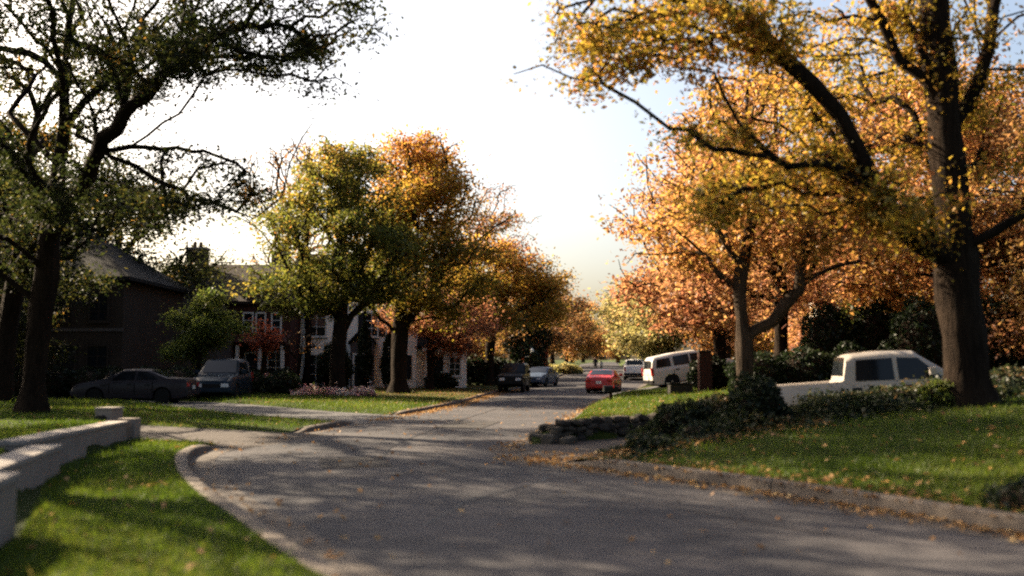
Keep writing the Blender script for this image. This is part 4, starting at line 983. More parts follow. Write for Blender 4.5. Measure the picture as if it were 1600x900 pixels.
def roof_gable(parent, x0, x1, y0, y1, z, h, m, over=.4, axis='x', th=.18, name='roof'):
    mb = MB()
    if axis == 'x':
        a, b = x0 - over, x1 + over; ym = (y0 + y1) / 2; k = h / ((y1 - y0) / 2)
        for (ya, za, yb, zb_) in ((y0 - over, z - over * k, ym, z + h), (ym, z + h, y1 + over, z - over * k)):
            mb.quad((a, ya, za + th), (b, ya, za + th), (b, yb, zb_ + th), (a, yb, zb_ + th)); mb.quad((a, ya, za), (a, yb, zb_), (b, yb, zb_), (b, ya, za))
            mb.quad((a, ya, za), (b, ya, za), (b, ya, za + th), (a, ya, za + th)); mb.quad((a, yb, zb_), (a, ya, za), (a, ya, za + th), (a, yb, zb_ + th)); mb.quad((b, ya, za), (b, yb, zb_), (b, yb, zb_ + th), (b, ya, za + th)); mb.quad((b, yb, zb_), (a, yb, zb_), (a, yb, zb_ + th), (b, yb, zb_ + th))
    else:
        a, b = y0 - over, y1 + over; xm = (x0 + x1) / 2; k = h / ((x1 - x0) / 2)
        for (xa, za, xb, zb_) in ((x0 - over, z - over * k, xm, z + h), (xm, z + h, x1 + over, z - over * k)):
            mb.quad((xa, a, za + th), (xa, b, za + th), (xb, b, zb_ + th), (xb, a, zb_ + th)); mb.quad((xa, a, za), (xb, a, zb_), (xb, b, zb_), (xa, b, za))
            mb.quad((xa, a, za), (xa, b, za), (xa, b, za + th), (xa, a, za + th)); mb.quad((xa, a, za), (xb, a, zb_), (xb, a, zb_ + th), (xa, a, za + th)); mb.quad((xa, b, za), (xb, b, zb_), (xb, b, zb_ + th), (xa, b, za + th)); mb.quad((xb, a, zb_), (xb, b, zb_), (xb, b, zb_ + th), (xb, a, zb_ + th))
    return mb.build(name, m, parent)

def roof_hip(parent, x0, x1, y0, y1, z, h, m, over=.45, name='roof'):
    a, b, c, d = x0 - over, x1 + over, y0 - over, y1 + over; ym = (c + d) / 2; r = (d - c) / 2; th = .16; mb = MB()
    if b - a > 2 * r: p, q = (a + r, ym, z + h), (b - r, ym, z + h)
    else: xm = (a + b) / 2; p = (xm - .01, ym, z + h); q = (xm + .01, ym, z + h)
    z1 = z + th
    mb.poly([(a, c, z1), (b, c, z1), q, p]); mb.poly([(b, d, z1), (a, d, z1), p, q]); mb.poly([(a, d, z1), (a, c, z1), p]); mb.poly([(b, c, z1), (b, d, z1), q])
    mb.quad((a, c, z - .02), (b, c, z - .02), (b, c, z1), (a, c, z1)); mb.quad((b, c, z - .02), (b, d, z - .02), (b, d, z1), (b, c, z1)); mb.quad((b, d, z - .02), (a, d, z - .02), (a, d, z1), (b, d, z1)); mb.quad((a, d, z - .02), (a, c, z - .02), (a, c, z1), (a, d, z1))
    mb.quad((a, c, z - .02), (a, d, z - .02), (b, d, z - .02), (b, c, z - .02))
    return mb.build(name, m, parent)

def gable_wall(parent, x0, x1, y, z, h, m, th=.12):
    mb = MB(); xm = (x0 + x1) / 2
    mb.poly([(x0, y, z), (x1, y, z), (xm, y, z + h)]); mb.poly([(x0, y + th, z), (xm, y + th, z + h), (x1, y + th, z)])
    return mb.build('gable', m, parent)

def chimney(parent, x, y, z0, z1, w=.9, d=.7, m='red_brick'):
    c = MB().box(x - w / 2, x + w / 2, y - d / 2, y + d / 2, z0, z1).build('chimney', m, parent)
    MB().box(x - w / 2 - .08, x + w / 2 + .08, y - d / 2 - .08, y + d / 2 + .08, z1 + .002, z1 + .16).build('chimney_cap', 'coping', c)
    for s in (-1, 1): MB().lathe([(.13, z1 + .165), (.11, z1 + .55)], 10, Matrix.Translation((x + s * .2, y, 0))).build('chimney_pot', 'roof_red', c)

def house_door(parent, x, z, w, h, y=0.0, m='door_dark'):
    mb = MB(); t = .12
    mb.box(x - w / 2 - t, x - w / 2, y - .08, y + .04, z, z + h + t); mb.box(x + w / 2, x + w / 2 + t, y - .08, y + .04, z, z + h + t); mb.box(x - w / 2, x + w / 2, y - .08, y + .04, z + h, z + h + t)
    mb.build('door_frame', 'trim_white', parent)
    d = MB().box(x - w / 2, x + w / 2, y - .03, y + .03, z, z + h).build('door', m, parent)
    for i in range(2):
        for j in range(2): MB().box(x - w * .38 + i * w * .42, x - w * .04 + i * w * .42, y - .045, y - .031, z + .25 + j * h * .45, z + h * .42 + j * h * .45).build('door_panel', m, d)
    MB().box(x + w * .36, x + w * .42, y - .1, y - .031, z + h * .45, z + h * .5).build('handle', 'chrome', d)

# shaded stucco house, far left
zA = g(-20, 50) - .1
A = empty('house', (-31.6, 49.6, zA), label='shaded brown stucco house with dark hipped roof at the far left', cat='house')
MB().box(0, 12.2, 0, 9, 0, 5.7).build('wall', 'stucco', A)
roof_hip(A, 0, 12.2, 0, 9, 5.7, 3.6, 'roof_dark')
MB().box(4.6, 7.2, -1.2, -.003, 0, 3.0).build('porch', 'stucco', A)
roof_gable(A, 4.6, 7.2, -1.2, 0, 3.0, 1.0, 'roof_dark', .25, 'y', name='porch_roof')
house_door(A, 5.9, .2, 1.15, 2.2, -1.203)
for x in (2.0, 9.4, 11.0): window(A, x, .9, .95, 1.5, -.003, frame='stucco')
for x in (1.8, 4.2, 6.6, 9.0, 11.0): window(A, x, 3.7, .85, 1.35, -.003, frame='stucco')
chimney(A, 1.0, 5.0, 6.0, 10.5, 1.0, .8, 'stucco')
MB().box(-.05, 12.25, -.06, -.004, 3.15, 3.3).build('string_course', 'stucco_grey', A)

# brick house with stucco gable
zB = g(-16, 63) - .1
B = empty('house', (-22.6, 62.5, zB), label='brown brick house with grey stucco gable and two chimneys', cat='house')
MB().box(0, 8.5, .9, 9.5, 0, 5.6).build('wall', 'red_brick', B)
roof_gable(B, 0, 8.5, .9, 9.5, 5.6, 2.6, 'roof_brown', .35, 'x')
MB().box(.6, 5.2, -.9, .9, 0, 4.0).build('wing', 'stucco_grey', B)
gable_wall(B, .6, 5.2, -.9, 4.0, 3.1, 'stucco_grey', .3)
roof_gable(B, .6, 5.2, -.6, 5.0, 4.0, 3.1, 'roof_brown', .25, 'y', name='wing_roof')
gable_wall(B, 5.4, 8.3, .8, 5.6, 1.7, 'red_brick', .3)
roof_gable(B, 5.4, 8.3, 1.1, 5.0, 5.6, 1.7, 'roof_brown', .2, 'y', name='dormer_roof')
for x in (5.8, 6.6, 7.6): window(B, x, 3.5, .5, 1.3, .897, nx=1)
window(B, 2.9, 2.6, 1.3, 1.5, -.903); window(B, 7.6, .9, .9, 1.4, .897)
MB().box(5.3, 8.5, -.5, .897, 2.75, 2.92).build('porch_roof', 'roof_red', B)
mb = MB(); mb.quad((5.25, -.75, 2.95), (8.6, -.75, 2.95), (8.6, .89, 3.5), (5.25, .89, 3.5)); mb.build('porch_slope', 'roof_red', B)
for x in (5.5, 6.9, 8.3): MB().box(x - .1, x + .1, -.45, -.25, 0, 2.748).build('porch_post', 'trim_white', B)
house_door(B, 6.2, .15, .95, 2.1, .897)
chimney(B, 1.3, 4.6, 5.5, 9.3, 1.3, .8, 'stucco'); chimney(B, 6.6, 6.2, 6.5, 9.2, 1.2, .8, 'stucco_grey')

# white house with dark shutters
zD = g(-10, 66) - .1
D = empty('house', (-14.6, 66.4, zD), rz=R(4), label='white two-storey house with dark shutters and a stone entrance', cat='house')
MB().box(0, 8.2, 0, 8, 0, 6.3).build('wall', 'white_wall', D)
roof_gable(D, 0, 8.2, 0, 8, 6.3, 3.0, 'roof_dark', .4, 'x')
window(D, 1.55, 3.55, 1.15, 1.75, -.003, blind=True); window(D, 1.55, .35, 1.25, 1.9, -.003)
window(D, 5.2, 3.55, .75, 1.5, -.003, shutters=True, nx=2)
MB().box(3.9, 5.4, -1.0, -.003, 0, 3.1).build('entrance', 'stucco_grey', D)
roof_gable(D, 3.9, 5.4, -1.0, -.1, 3.1, .8, 'roof_dark', .15, 'y', name='entrance_roof')
house_door(D, 4.65, .15, .95, 2.1, -1.003)
window(D, 6.9, .7, .9, 1.5, -.003, shutters=True)
MB().box(8.2, 11.6, 1.2, 7, 0, 2.9).build('side_wing', 'white_wall', D)
roof_gable(D, 8.21, 11.6, 1.2, 7, 2.9, 1.7, 'roof_dark', .35, 'x', name='wing_roof')
house_door(D, 9.5, .12, 1.0, 2.1, 1.197); window(D, 10.8, .9, .7, 1.2, 1.197)
for x in (8.9, 10.15): MB().box(x - .11, x + .11, .2, .42, 0, 2.5).build('porch_column', 'trim_white', D)
MB().box(8.6, 10.45, .1, 1.19, 2.502, 2.75).build('porch_roof', 'trim_white', D)
chimney(D, 7.4, 4.0, 8.5, 10.9)

# pale house deep on the right
zE = g(21, 66)
E = empty('house', (20.2, 66, zE), rz=R(-8), label='pale house glimpsed through trees above the white pickup', cat='house')
MB().box(0, 9, 0, 8, 0, 5.2).build('wall', 'white_wall', E); roof_hip(E, 0, 9, 0, 8, 5.2, 3, 'roof_brown')
for x in (1.3, 3.6, 6.2): window(E, x, 1.0, .95, 1.5, -.003, shutters=True); window(E, x, 3.4, .9, 1.3, -.003)
for x in (.5, 2.4, 4.6): MB().lathe([(.17, 0), (.15, 2.7)], 10, Matrix.Translation((x, -1.4, 0))).build('porch_column', 'trim_white', E)
MB().box(.1, 5.2, -1.7, -.003, 2.702, 2.95).build('porch_roof', 'trim_white', E)
Fh = empty('house', (-33.5, 92, g(-20, 92)), label='distant brown roofed house behind the brick house', cat='house')
MB().box(0, 12, 0, 9, 0, 5).build('wall', 'stucco', Fh); roof_gable(Fh, 0, 12, 0, 9, 5, 3.2, 'roof_brown')
for x in (2, 5, 8): window(Fh, x, 3.0, 1, 1.4, -.003)

# ------------------------------------------------------------------ brick pillars, mailboxes, lamp
def brick_pillar(label, x, y, w, hgt, cat='pillar', rz=0.0, cap=True):
    z = g(x, y) - .05; root = empty('brick_pillar', (x, y, z), rz, label, cat)
    MB().box(-w / 2, w / 2, -w / 2, w / 2, 0, hgt).build('core', 'mortar', root)
    bl, bh = w / 2 + .004, .085; rows = int(hgt / bh); me = MB().box(-.5, .5, -.5, .5, -.5, .5).mesh('brick', bevel=0.0); me.materials.append(MATS['red_brick']); r_ = random.Random(4)
    if rows * 8 < 300:
        for i in range(rows):
            for sx, sy in ((0, -1), (-1, 0)):
                for j in range(2):
                    o = link('brick', me, None, root); off = (j - .5) * bl + (.04 if i % 2 else -.04); ln = bl - .02
                    if sx == 0: o.location = (off, sy * w / 2, (i + .5) * bh); o.scale = (ln, .03 + r_.uniform(0, .008), bh - .014)
                    else: o.location = (sx * w / 2, off, (i + .5) * bh); o.scale = (.03 + r_.uniform(0, .008), ln, bh - .014)
    if cap: MB().box(-w / 2 - .05, w / 2 + .05, -w / 2 - .05, w / 2 + .05, hgt + .002, hgt + .07).build('cap', 'stone_c', root, bevel=.01)
    return root
brick_pillar('tall dark brick pillar in front of the white SUV bonnet', 7.72, 40, .46, 1.62)
# low dark block before the white SUV
lb = empty('planter', (6.25, 37.2, g(6.25, 37.2)), R(4), 'low dark square planter below the white SUV rear wheel', 'planter')
MB().box(-.42, .42, -.25, .25, -.05, .40).build('box', 'stone_c', lb, bevel=.01)
mb = MB(); mb.box(-.46, .46, -.29, -.22, .402, .45).box(-.46, .46, .22, .29, .402, .45).box(-.46, -.39, -.22, .22, .402, .45).box(.39, .46, -.22, .22, .402, .45); mb.build('rim', 'metal_dark', lb)
MB().box(-.385, .385, -.215, .215, .402, .42).build('soil', 'mulch', lb)
# black mailbox on the verge in front of the red car
def mailbox(label, x, y, z, rz, m='metal_dark', h=.35):
    root = empty('mailbox', (x, y, z), rz, label, 'mailbox')
    MB().box(-.045, .045, -.045, .045, -.05, h).build('post', 'bark', root)
    prof = [(-.09, 0), (.09, 0), (.09, .12)] + [(.09 * math.cos(a), .12 + .09 * math.sin(a)) for a in np.linspace(.3, math.pi - .3, 6)] + [(-.09, .12)]
    mb = MB(); mb.poly([(-.25, y_, h + .003 + z_) for y_, z_ in prof]); mb.poly([(.25, y_, h + .003 + z_) for y_, z_ in prof][::-1])
    for i in range(len(prof)):
        j = (i + 1) % len(prof); mb.quad((-.25, prof[i][0], h + .003 + prof[i][1]), (-.25, prof[j][0], h + .003 + prof[j][1]), (.25, prof[j][0], h + .003 + prof[j][1]), (.25, prof[i][0], h + .003 + prof[i][1]))
    mb.build('box', m, root); MB().box(.08, .1, -.115, -.094, h + .1, h + .24).build('flag', 'lamp_red', root)
mailbox('black mailbox on the verge below the red car', 3.35, 34.0, g(3.35, 34.0), R(10))
mailbox('white mailbox beside the parked blue car', 2.95, 84, g(2.95, 84), R(80), 'trim_white', .9)
lp = empty('lamp_post', (1.75, 88, g(1.75, 88)), 0, 'thin lamp post with a pale lantern left of the blue car', 'lamp post')
MB().tube([(0, 0, -.05), (0, 0, 2.3)], .05, 8).build('post', 'metal_dark', lp)
MB().tube([(-.6, 0, 2.0), (0, 0, 2.05)], .03, 6).build('arm', 'trim_white', lp)
MB().lathe([(.06, 2.3), (.13, 2.34), (.17, 2.6), (.05, 2.75), (.01, 2.8)], 8).build('lantern', 'lamp_glow', lp)

# ------------------------------------------------------------------ vehicles
WB = MB
def wheel(parent, x, y, r, w=.22, side=1):
    M = Matrix.Translation((x, y, r)) @ Matrix.Rotation(R(90), 4, 'X')
    t = WB().lathe([(r * .62, -w / 2), (r * .9, -w / 2), (r, -w / 2 + .03), (r, w / 2 - .03), (r * .9, w / 2), (r * .62, w / 2)], 22, M).mesh('tyre', True)
    o = link('wheel', bpy.data.meshes.new('wheel'), None, parent) if False else empty('wheel', (0, 0, 0)); o.parent = parent
    link('tyre', t, 'tyre', o)
    yo = side * (w / 2 - .02); mb = MB(); M2 = Matrix.Translation((x, y + yo, r)) @ Matrix.Rotation(R(90), 4, 'X')
    mb.lathe([(r * .64, -.015), (r * .64, .012), (r * .56, .012), (r * .54, -.012)], 22, M2)
    mb.lathe([(r * .14, -.012), (r * .14, .022), (.01, .026)], 10, M2)
    for k in range(5):
        a = k * 2 * math.pi / 5; Mk = M2 @ Matrix.Rotation(a, 4, 'Z'); mb.box(r * .1, r * .58, -r * .075, r * .075, -.008, .014, Mk)
    mb.build('rim', 'rim', o)

def vehicle(name, label, cat, loc, rz, pm, L, W, top, belt, wheels, wr, clear=.24, tumble=.30, pitch=0.0, side_glass=(), wind=None, rear=None, bed=None, group=None,
            tail='low', boxy=False, roofw=None, hood_h=None, doors=(), sunband=False, roof_bar=False):
    root = empty(name, loc, rz, label, cat, group, ry=pitch)
    tx = np.array([p[0] for p in top]); tz = np.array([p[1] for p in top]); bx_ = np.array([p[0] for p in belt]); bz2 = np.array([p[1] for p in belt])
    zt = lambda x: float(np.interp(x, tx, tz)); zb_ = lambda x: float(np.interp(x, bx_, bz2)); ra = wr + .07
    n_ = 8 if boxy else 5
    def plan(x): return W / 2 * (1 - (.05 if boxy else .13) * abs(2 * x / L) ** n_)
    fr = [0, .12, .35, .6, .82, .94, 1.0]; fw = [.945, .975, 1, 1, .985, .965, .935]
    def hw(x, z):
        zs = min(zt(x) - .03, zb_(x)); w = plan(x)
        if z <= zs: return w * float(np.interp((z - clear) / max(.05, zs - clear), fr, fw))
        return w * .935 - tumble * (z - zs)
    xs = set(np.linspace(-L / 2, L / 2, 41)) | set(tx) | {-L / 2 + .03, L / 2 - .03, -L / 2 + .09, L / 2 - .09}
    for wx in wheels: xs |= set(wx + ra * np.cos(np.linspace(0, math.pi, 11))) | {wx - ra - .004, wx + ra + .004}
    xs = sorted(x for x in xs if -L / 2 - 1e-6 <= x <= L / 2 + 1e-6)
    rings = []
    for x in xs:
        e = min(abs(x + L / 2), abs(x - L / 2)); lo = clear + .10 * max(0, 1 - e / .35)
        for wx in wheels:
            if abs(x - wx) < ra: lo = max(lo, wr + math.sqrt(ra * ra - (x - wx) ** 2))
        t = zt(x); zs = min(t - .03, zb_(x)); pts = [(0, lo), (plan(x) * .80, lo)]
        for f in fr:
            z = lo + (zs - lo) * f; pts.append((hw(x, z), z))
        hgt = t - zs
        for f in (.25, .55, .8, .93):
            z = zs + hgt * f; pts.append((max(.05, hw(x, z) - (.04 * max(0, f - .8) / .13)), z))
        we = pts[-1][0]; inb = bed and bed[0] < x < bed[1]
        for q, dz in ((.9, 0), (.88, 0), (.5, .012), (0, .02)):
            pts.append((we * q, t - bed[2] if inb and q < .89 else t + (dz if hgt > .2 else dz * .8) - (.015 if q == .9 else 0)))
        rings.append(pts)
    m = len(rings[0]); mb = MB()
    for x, pts in zip(xs, rings):
        mb.v += [(x, p[0], p[1]) for p in pts] + [(x, -p[0], p[1]) for p in pts[1:-1]][::-1]
    k = 2 * m - 2
    for i in range(len(xs) - 1):
        for j in range(k):
            j2 = (j + 1) % k; mb.f.append((i * k + j, i * k + j2, (i + 1) * k + j2, (i + 1) * k + j))
    mb.f.append(tuple(range(k))); mb.f.append(tuple((len(xs) - 1) * k + j for j in range(k))[::-1])
    body = mb.build('body', pm, root, smooth=True, weld=True)
    MB().box(-L / 2 + .35, L / 2 - .35, -W * .40, W * .40, clear - .08, clear + .06).build('underbody', 'under', root)
    for wx in wheels:
        for s in (-1, 1): wheel(root, wx, s * (W / 2 - .14), wr, side=s)
    def side_patch(nm, c, m_, off=.008, par=root):
        (x0, z0), (x1, z1), (x2, z2), (x3, z3) = c
        for s in (-1, 1):
            b = MB(); nu, nv = 6, 5
            for i in range(nu + 1):
                for j in range(nv + 1):
                    u_, v_ = i / nu, j / nv; x = (x0 * (1 - u_) + x1 * u_) * (1 - v_) + (x3 * (1 - u_) + x2 * u_) * v_; z = (z0 * (1 - u_) + z1 * u_) * (1 - v_) + (z3 * (1 - u_) + z2 * u_) * v_
                    b.v.append((x, s * (hw(x, z) + off), z))
            for i in range(nu):
                for j in range(nv):
                    a = i * (nv + 1) + j; b.f.append((a, a + nv + 1, a + nv + 2, a + 1))
            b.build(nm, m_, par, smooth=True)
    for c in side_glass: side_patch('side_window', c, 'glass')
    for dx, z0, z1 in doors:
        side_patch('door_seam', ((dx - .02, z0), (dx + .02, z0), (dx + .02, z1), (dx - .02, z1)), 'under', .004)
        side_patch('door_handle', ((dx + .10, z1 - .17), (dx + .32, z1 - .17), (dx + .32, z1 - .11), (dx + .10, z1 - .11)), 'plastic_black', .02)
    def cross_patch(nm, xa, xb, fa, fb, m_, par=root):
        b = MB(); nu, nv = 6, 5
        for i in range(nu + 1):
            for j in range(nv + 1):
                v_ = j / nv; x = xa * (1 - v_) + xb * v_; f = fa * (1 - v_) + fb * v_; z = zt(x); y = (2 * i / nu - 1) * f * max(.1, hw(x, z - .02))
                sgn = 1 if (xa > xb) else -1
                b.v.append((x + sgn * .012, y, z + .018 + .01 * (1 - (2 * i / nu - 1) ** 2)))
        for i in range(nu):
            for j in range(nv):
                a = i * (nv + 1) + j; b.f.append((a, a + nv + 1, a + nv + 2, a + 1))
        b.build(nm, m_, par, smooth=True)
    if wind: cross_patch('windscreen', wind[0], wind[1], .88, .86, 'glass')
    if rear: cross_patch('rear_window', rear[0], rear[1], .84, .82, 'glass')
    fz = zt(L / 2 - .1); zl = fz - .22
    for s in (-1, 1):
        MB().box(L / 2 - .14, L / 2 + .012, s * W * .30 - .17 , s * W * .30 + .17, zl - .08, zl + .08).build('headlight', 'lamp_clear', root, bevel=.015)
        rz_ = zt(-L / 2 + .05)
        if tail == 'tall': MB().box(-L / 2 - .012, -L / 2 + .12, s * W * .42 - .07, s * W * .42 + .07, .85, 1.28).build('tail_light', 'lamp_red', root, bevel=.01)
        elif tail == 'truck': MB().box(-L / 2 - .012, -L / 2 + .1, s * W * .39 - .06, s * W * .39 + .06, .78, 1.16).build('tail_light', 'lamp_red', root, bevel=.01)
        else: MB().box(-L / 2 - .012, -L / 2 + .22, s * W * .35 - .17, s * W * .35 + .15, rz_ - .24, rz_ - .08).build('tail_light', 'lamp_red', root, bevel=.02)
        if wind:
            mz = zb_(wind[0] - .35) + .1; xx = wind[0] - .42
            MB().box(xx - .09, xx + .05, s * (hw(xx, mz) + .06), s * (hw(xx, mz) + .27), mz, mz + .17).build('mirror', pm, root, bevel=.02)
    MB().box(L / 2 - .02, L / 2 + .015, -W * .2, W * .2, zl - .1, zl + .06).build('grille', 'plastic_black', root)
    MB().box(L / 2 - .1, L / 2 + .05, -W * .44, W * .44, clear + .12, clear + .30).build('front_bumper', 'plastic_black' if boxy else pm, root, bevel=.03)
    MB().box(-L / 2 - .06, -L / 2 + .1, -W * .44, W * .44, clear + .12, clear + .30).build('rear_bumper', 'plastic_black' if tail != 'low' else pm, root, bevel=.03)
    pz = clear + .34 if tail != 'low' else zt(-L / 2 + .05) - .34
    MB().box(-L / 2 - .022, -L / 2 - .012, -.16, .16, pz, pz + .16).build('number_plate', 'plate', root)
    return root

SED_TOP = [(-2.42, .80), (-2.36, .98), (-2.2, 1.06), (-1.55, 1.10), (-.75, 1.42), (-.2, 1.46), (.3, 1.44), (1.2, 1.02), (1.4, .98), (2.1, .86), (2.36, .74), (2.42, .62)]
SED_BELT = [(-2.42, .98), (-1.5, .98), (1.2, .94), (2.42, .8)]
SED_GL = [((-1.22, 1.02), (-.28, 1.0), (-.34, 1.36), (-.72, 1.33)), ((-.20, 1.0), (.78, .98), (.34, 1.34), (-.24, 1.37))]
def sedan(label, pm, loc, rz, group=None, **kw):
    return vehicle('sedan', label, 'car', loc, rz, pm, 4.84, 1.82, SED_TOP, SED_BELT, (-1.38, 1.42), .325, side_glass=SED_GL, wind=(1.12, .38), rear=(-1.48, -.82), doors=((-.98, .45, .93), (-.24, .4, .95), (.82, .45, .92)), group=group, **kw)
SUV_TOP = [(-2.5, 1.0), (-2.46, 1.15), (-2.3, 1.72), (-2.15, 1.84), (-1.0, 1.90), (.3, 1.86), (1.15, 1.18), (1.3, 1.14), (2.2, 1.06), (2.44, .9), (2.5, .7)]
SUV_BELT = [(-2.5, 1.16), (1.1, 1.12), (2.5, 1.0)]
SUV_GL = [((-2.18, 1.24), (-1.32, 1.22), (-1.32, 1.70), (-2.06, 1.70)), ((-1.14, 1.21), (-.22, 1.19), (-.22, 1.74), (-1.14, 1.73)), ((-.12, 1.19), (.82, 1.17), (.38, 1.70), (-.12, 1.74))]
def suv(label, pm, loc, rz, cat='SUV', **kw):
    return vehicle('suv', label, cat, loc, rz, pm, 5.0, 1.95, SUV_TOP, SUV_BELT, (-1.42, 1.52), .38, clear=.30, tumble=.2, side_glass=SUV_GL, wind=(1.06, .40), rear=(-2.44, -2.32), doors=((-1.22, .5, 1.14), (-.17, .5, 1.13)), tail='tall', **kw)
PK_TOP = [(-2.92, 1.0), (-2.88, 1.24), (-1.22, 1.25), (-1.16, 1.28), (-1.06, 1.78), (-.92, 1.86), (-.3, 1.89), (.45, 1.85), (1.28, 1.24), (1.42, 1.20), (2.55, 1.12), (2.84, 1.02), (2.92, .8)]
PK_BELT = [(-2.92, 1.22), (-1.2, 1.22), (1.3, 1.17), (2.92, 1.05)]
PK_GL = [((-.90, 1.24), (-.04, 1.22), (-.04, 1.72), (-.84, 1.72)), ((.06, 1.22), (1.02, 1.19), (.52, 1.68), (.06, 1.72))]
def pickup(label, pm, loc, rz, **kw):
    return vehicle('pickup_truck', label, 'pickup truck', loc, rz, pm, 5.84, 1.98, PK_TOP, PK_BELT, (-1.72, 1.82), .39, clear=.34, tumble=.2, side_glass=PK_GL, wind=(1.2, .5), rear=(-1.145, -1.06), bed=(-2.80, -1.24, .5), doors=((-1.10, .45, 1.2), (.01, .45, 1.2), (1.08, .45, 1.16)), tail='truck', **kw)

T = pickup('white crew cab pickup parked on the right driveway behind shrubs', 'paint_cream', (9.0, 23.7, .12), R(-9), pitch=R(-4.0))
suv('white SUV climbing the right driveway behind the brick pillar', 'paint_white', (10.2, 56.8, .72), R(10), pitch=R(-9.5))
sedan('red sedan parked against the right kerb, seen from behind', 'paint_red', (5.75, 62.5, float(zr(62.5)) + .02), R(77))
pickup('silver pickup parked far ahead on the right kerb', 'paint_silver', (11.35, 92, float(zr(90)) + .02), R(80))
sedan('dark grey sedan parked side-on in the left driveway', 'paint_grey', (-16.0, 42.6, .10), R(181))
suv('dark blue SUV facing out of the left driveway behind the grey sedan', 'paint_teal', (-13.5, 46.8, .12), R(-86))
sedan('blue-grey sedan parked behind the black off-roader', 'paint_blue', (2.2, 76.5, float(zr(76)) + .03), R(-108))
# boxy off-roader
J_TOP = [(-1.95, 1.0), (-1.92, 1.72), (-1.82, 1.84), (.0, 1.86), (.28, 1.80), (.62, 1.22), (.7, 1.18), (1.78, 1.12), (1.9, 1.02), (1.95, .7)]
J = vehicle('off_roader', 'black boxy off-roader parked on the left kerb facing the camera', 'car', (.15, 64.6, float(zr(64)) + .02), R(-98), 'paint_black', 3.9, 1.72, J_TOP, [(-1.95, 1.16), (1.95, 1.1)], (-1.2, 1.25), .40, clear=.42, tumble=.1,
            side_glass=[((-1.75, 1.22), (-.75, 1.22), (-.75, 1.72), (-1.72, 1.72)), ((-.62, 1.22), (.42, 1.2), (.18, 1.70), (-.62, 1.72))], wind=(.60, .30), rear=(-1.945, -1.92), tail='tall', boxy=True)
for wx in (-1.2, 1.25):
    for s in (-1, 1): MB().box(wx - .5, wx + .5, s * .84, s * 1.0, .84, .92).build('fender', 'plastic_black', J, bevel=.02)
MB().lathe([(.40, -.1), (.40, .1), (.2, .12)], 18, Matrix.Translation((-2.08, 0, 1.05)) @ Matrix.Rotation(R(90), 4, 'Y')).build('spare_wheel', 'tyre', J)

# ------------------------------------------------------------------ two walkers far up the street
def person(label, x, y, z, rz, hgt, cloth, legs, stride=.16):
    k = hgt / 1.72; root = empty('person', (x, y, z), rz, label, 'person')
    vs = {'pel': (0, 0, .95), 'bel': (0, 0, 1.08), 'chest': (0, .01, 1.28), 'neck': (0, .01, 1.46), 'head': (0, .03, 1.60), 'crown': (0, .02, 1.70),
          'shl': (.19, 0, 1.40), 'ell': (.25, -.06, 1.14), 'hal': (.24, .06, .90), 'shr': (-.19, 0, 1.40), 'elr': (-.25, .05, 1.14), 'har': (-.23, .18, .94),
          'hil': (.09, 0, .90), 'knl': (.10, stride * .7, .50), 'anl': (.10, stride, .09), 'tol': (.11, stride + .17, .03),
          'hir': (-.09, 0, .90), 'knr': (-.10, -stride * .2, .49), 'anr': (-.10, -stride * 1.3, .12), 'tor': (-.11, -stride * 1.3 + .15, .03)}
    ed = [('pel', 'bel'), ('bel', 'chest'), ('chest', 'neck'), ('neck', 'head'), ('head', 'crown'), ('chest', 'shl'), ('shl', 'ell'), ('ell', 'hal'), ('chest', 'shr'), ('shr', 'elr'), ('elr', 'har'),
          ('pel', 'hil'), ('hil', 'knl'), ('knl', 'anl'), ('anl', 'tol'), ('pel', 'hir'), ('hir', 'knr'), ('knr', 'anr'), ('anr', 'tor')]
    rad = dict(pel=.15, bel=.14, chest=.16, neck=.055, head=.098, crown=.07, shl=.07, ell=.045, hal=.035, shr=.07, elr=.045, har=.035, hil=.095, knl=.06, anl=.042, tol=.035, hir=.095, knr=.06, anr=.042, tor=.035)
    names = list(vs); me = bpy.data.meshes.new('body'); me.from_pydata([tuple(c * k for c in vs[n]) for n in names], [(names.index(a), names.index(b)) for a, b in ed], [])
    o = link('body', me, 'skin', root); me.materials.append(MATS[cloth]); me.materials.append(MATS[legs]); me.materials.append(MATS['hair'])
    md = o.modifiers.new('skin', 'SKIN'); o.modifiers.new('sub', 'SUBSURF').levels = 1; o.modifiers['sub'].render_levels = 1
    for i, n in enumerate(names):
        sv = me.skin_vertices[0].data[i]; sv.radius = (rad[n] * k, rad[n] * k); sv.use_root = (n == 'pel')
    dg = bpy.context.evaluated_depsgraph_get(); m2 = bpy.data.meshes.new_from_object(o.evaluated_get(dg)); o.modifiers.clear(); o.data = m2
    if len(m2.materials) == 0:
        for c in ('skin', cloth, legs, 'hair'): m2.materials.append(MATS[c])
    for p in m2.polygons:
        z_ = p.center.z / k; y_ = p.center.y / k
        p.material_index = 3 if (z_ > 1.64 or (z_ > 1.52 and y_ < .0)) else 0 if z_ > 1.47 or (abs(p.center.x) / k > .2 and z_ < .98 and z_ > .8) else 1 if z_ > .93 else 2
        p.use_smooth = True
    return root
person('walker in dark clothes at the far end of the street', 9.35, 112, float(zr(112)) + .03, R(175), 1.78, 'cloth_dark', 'cloth_dark')
person('shorter walker in a white top beside the dark walker', 10.0, 112, float(zr(112)) + .03, R(185), 1.45, 'cloth_white', 'cloth_dark')

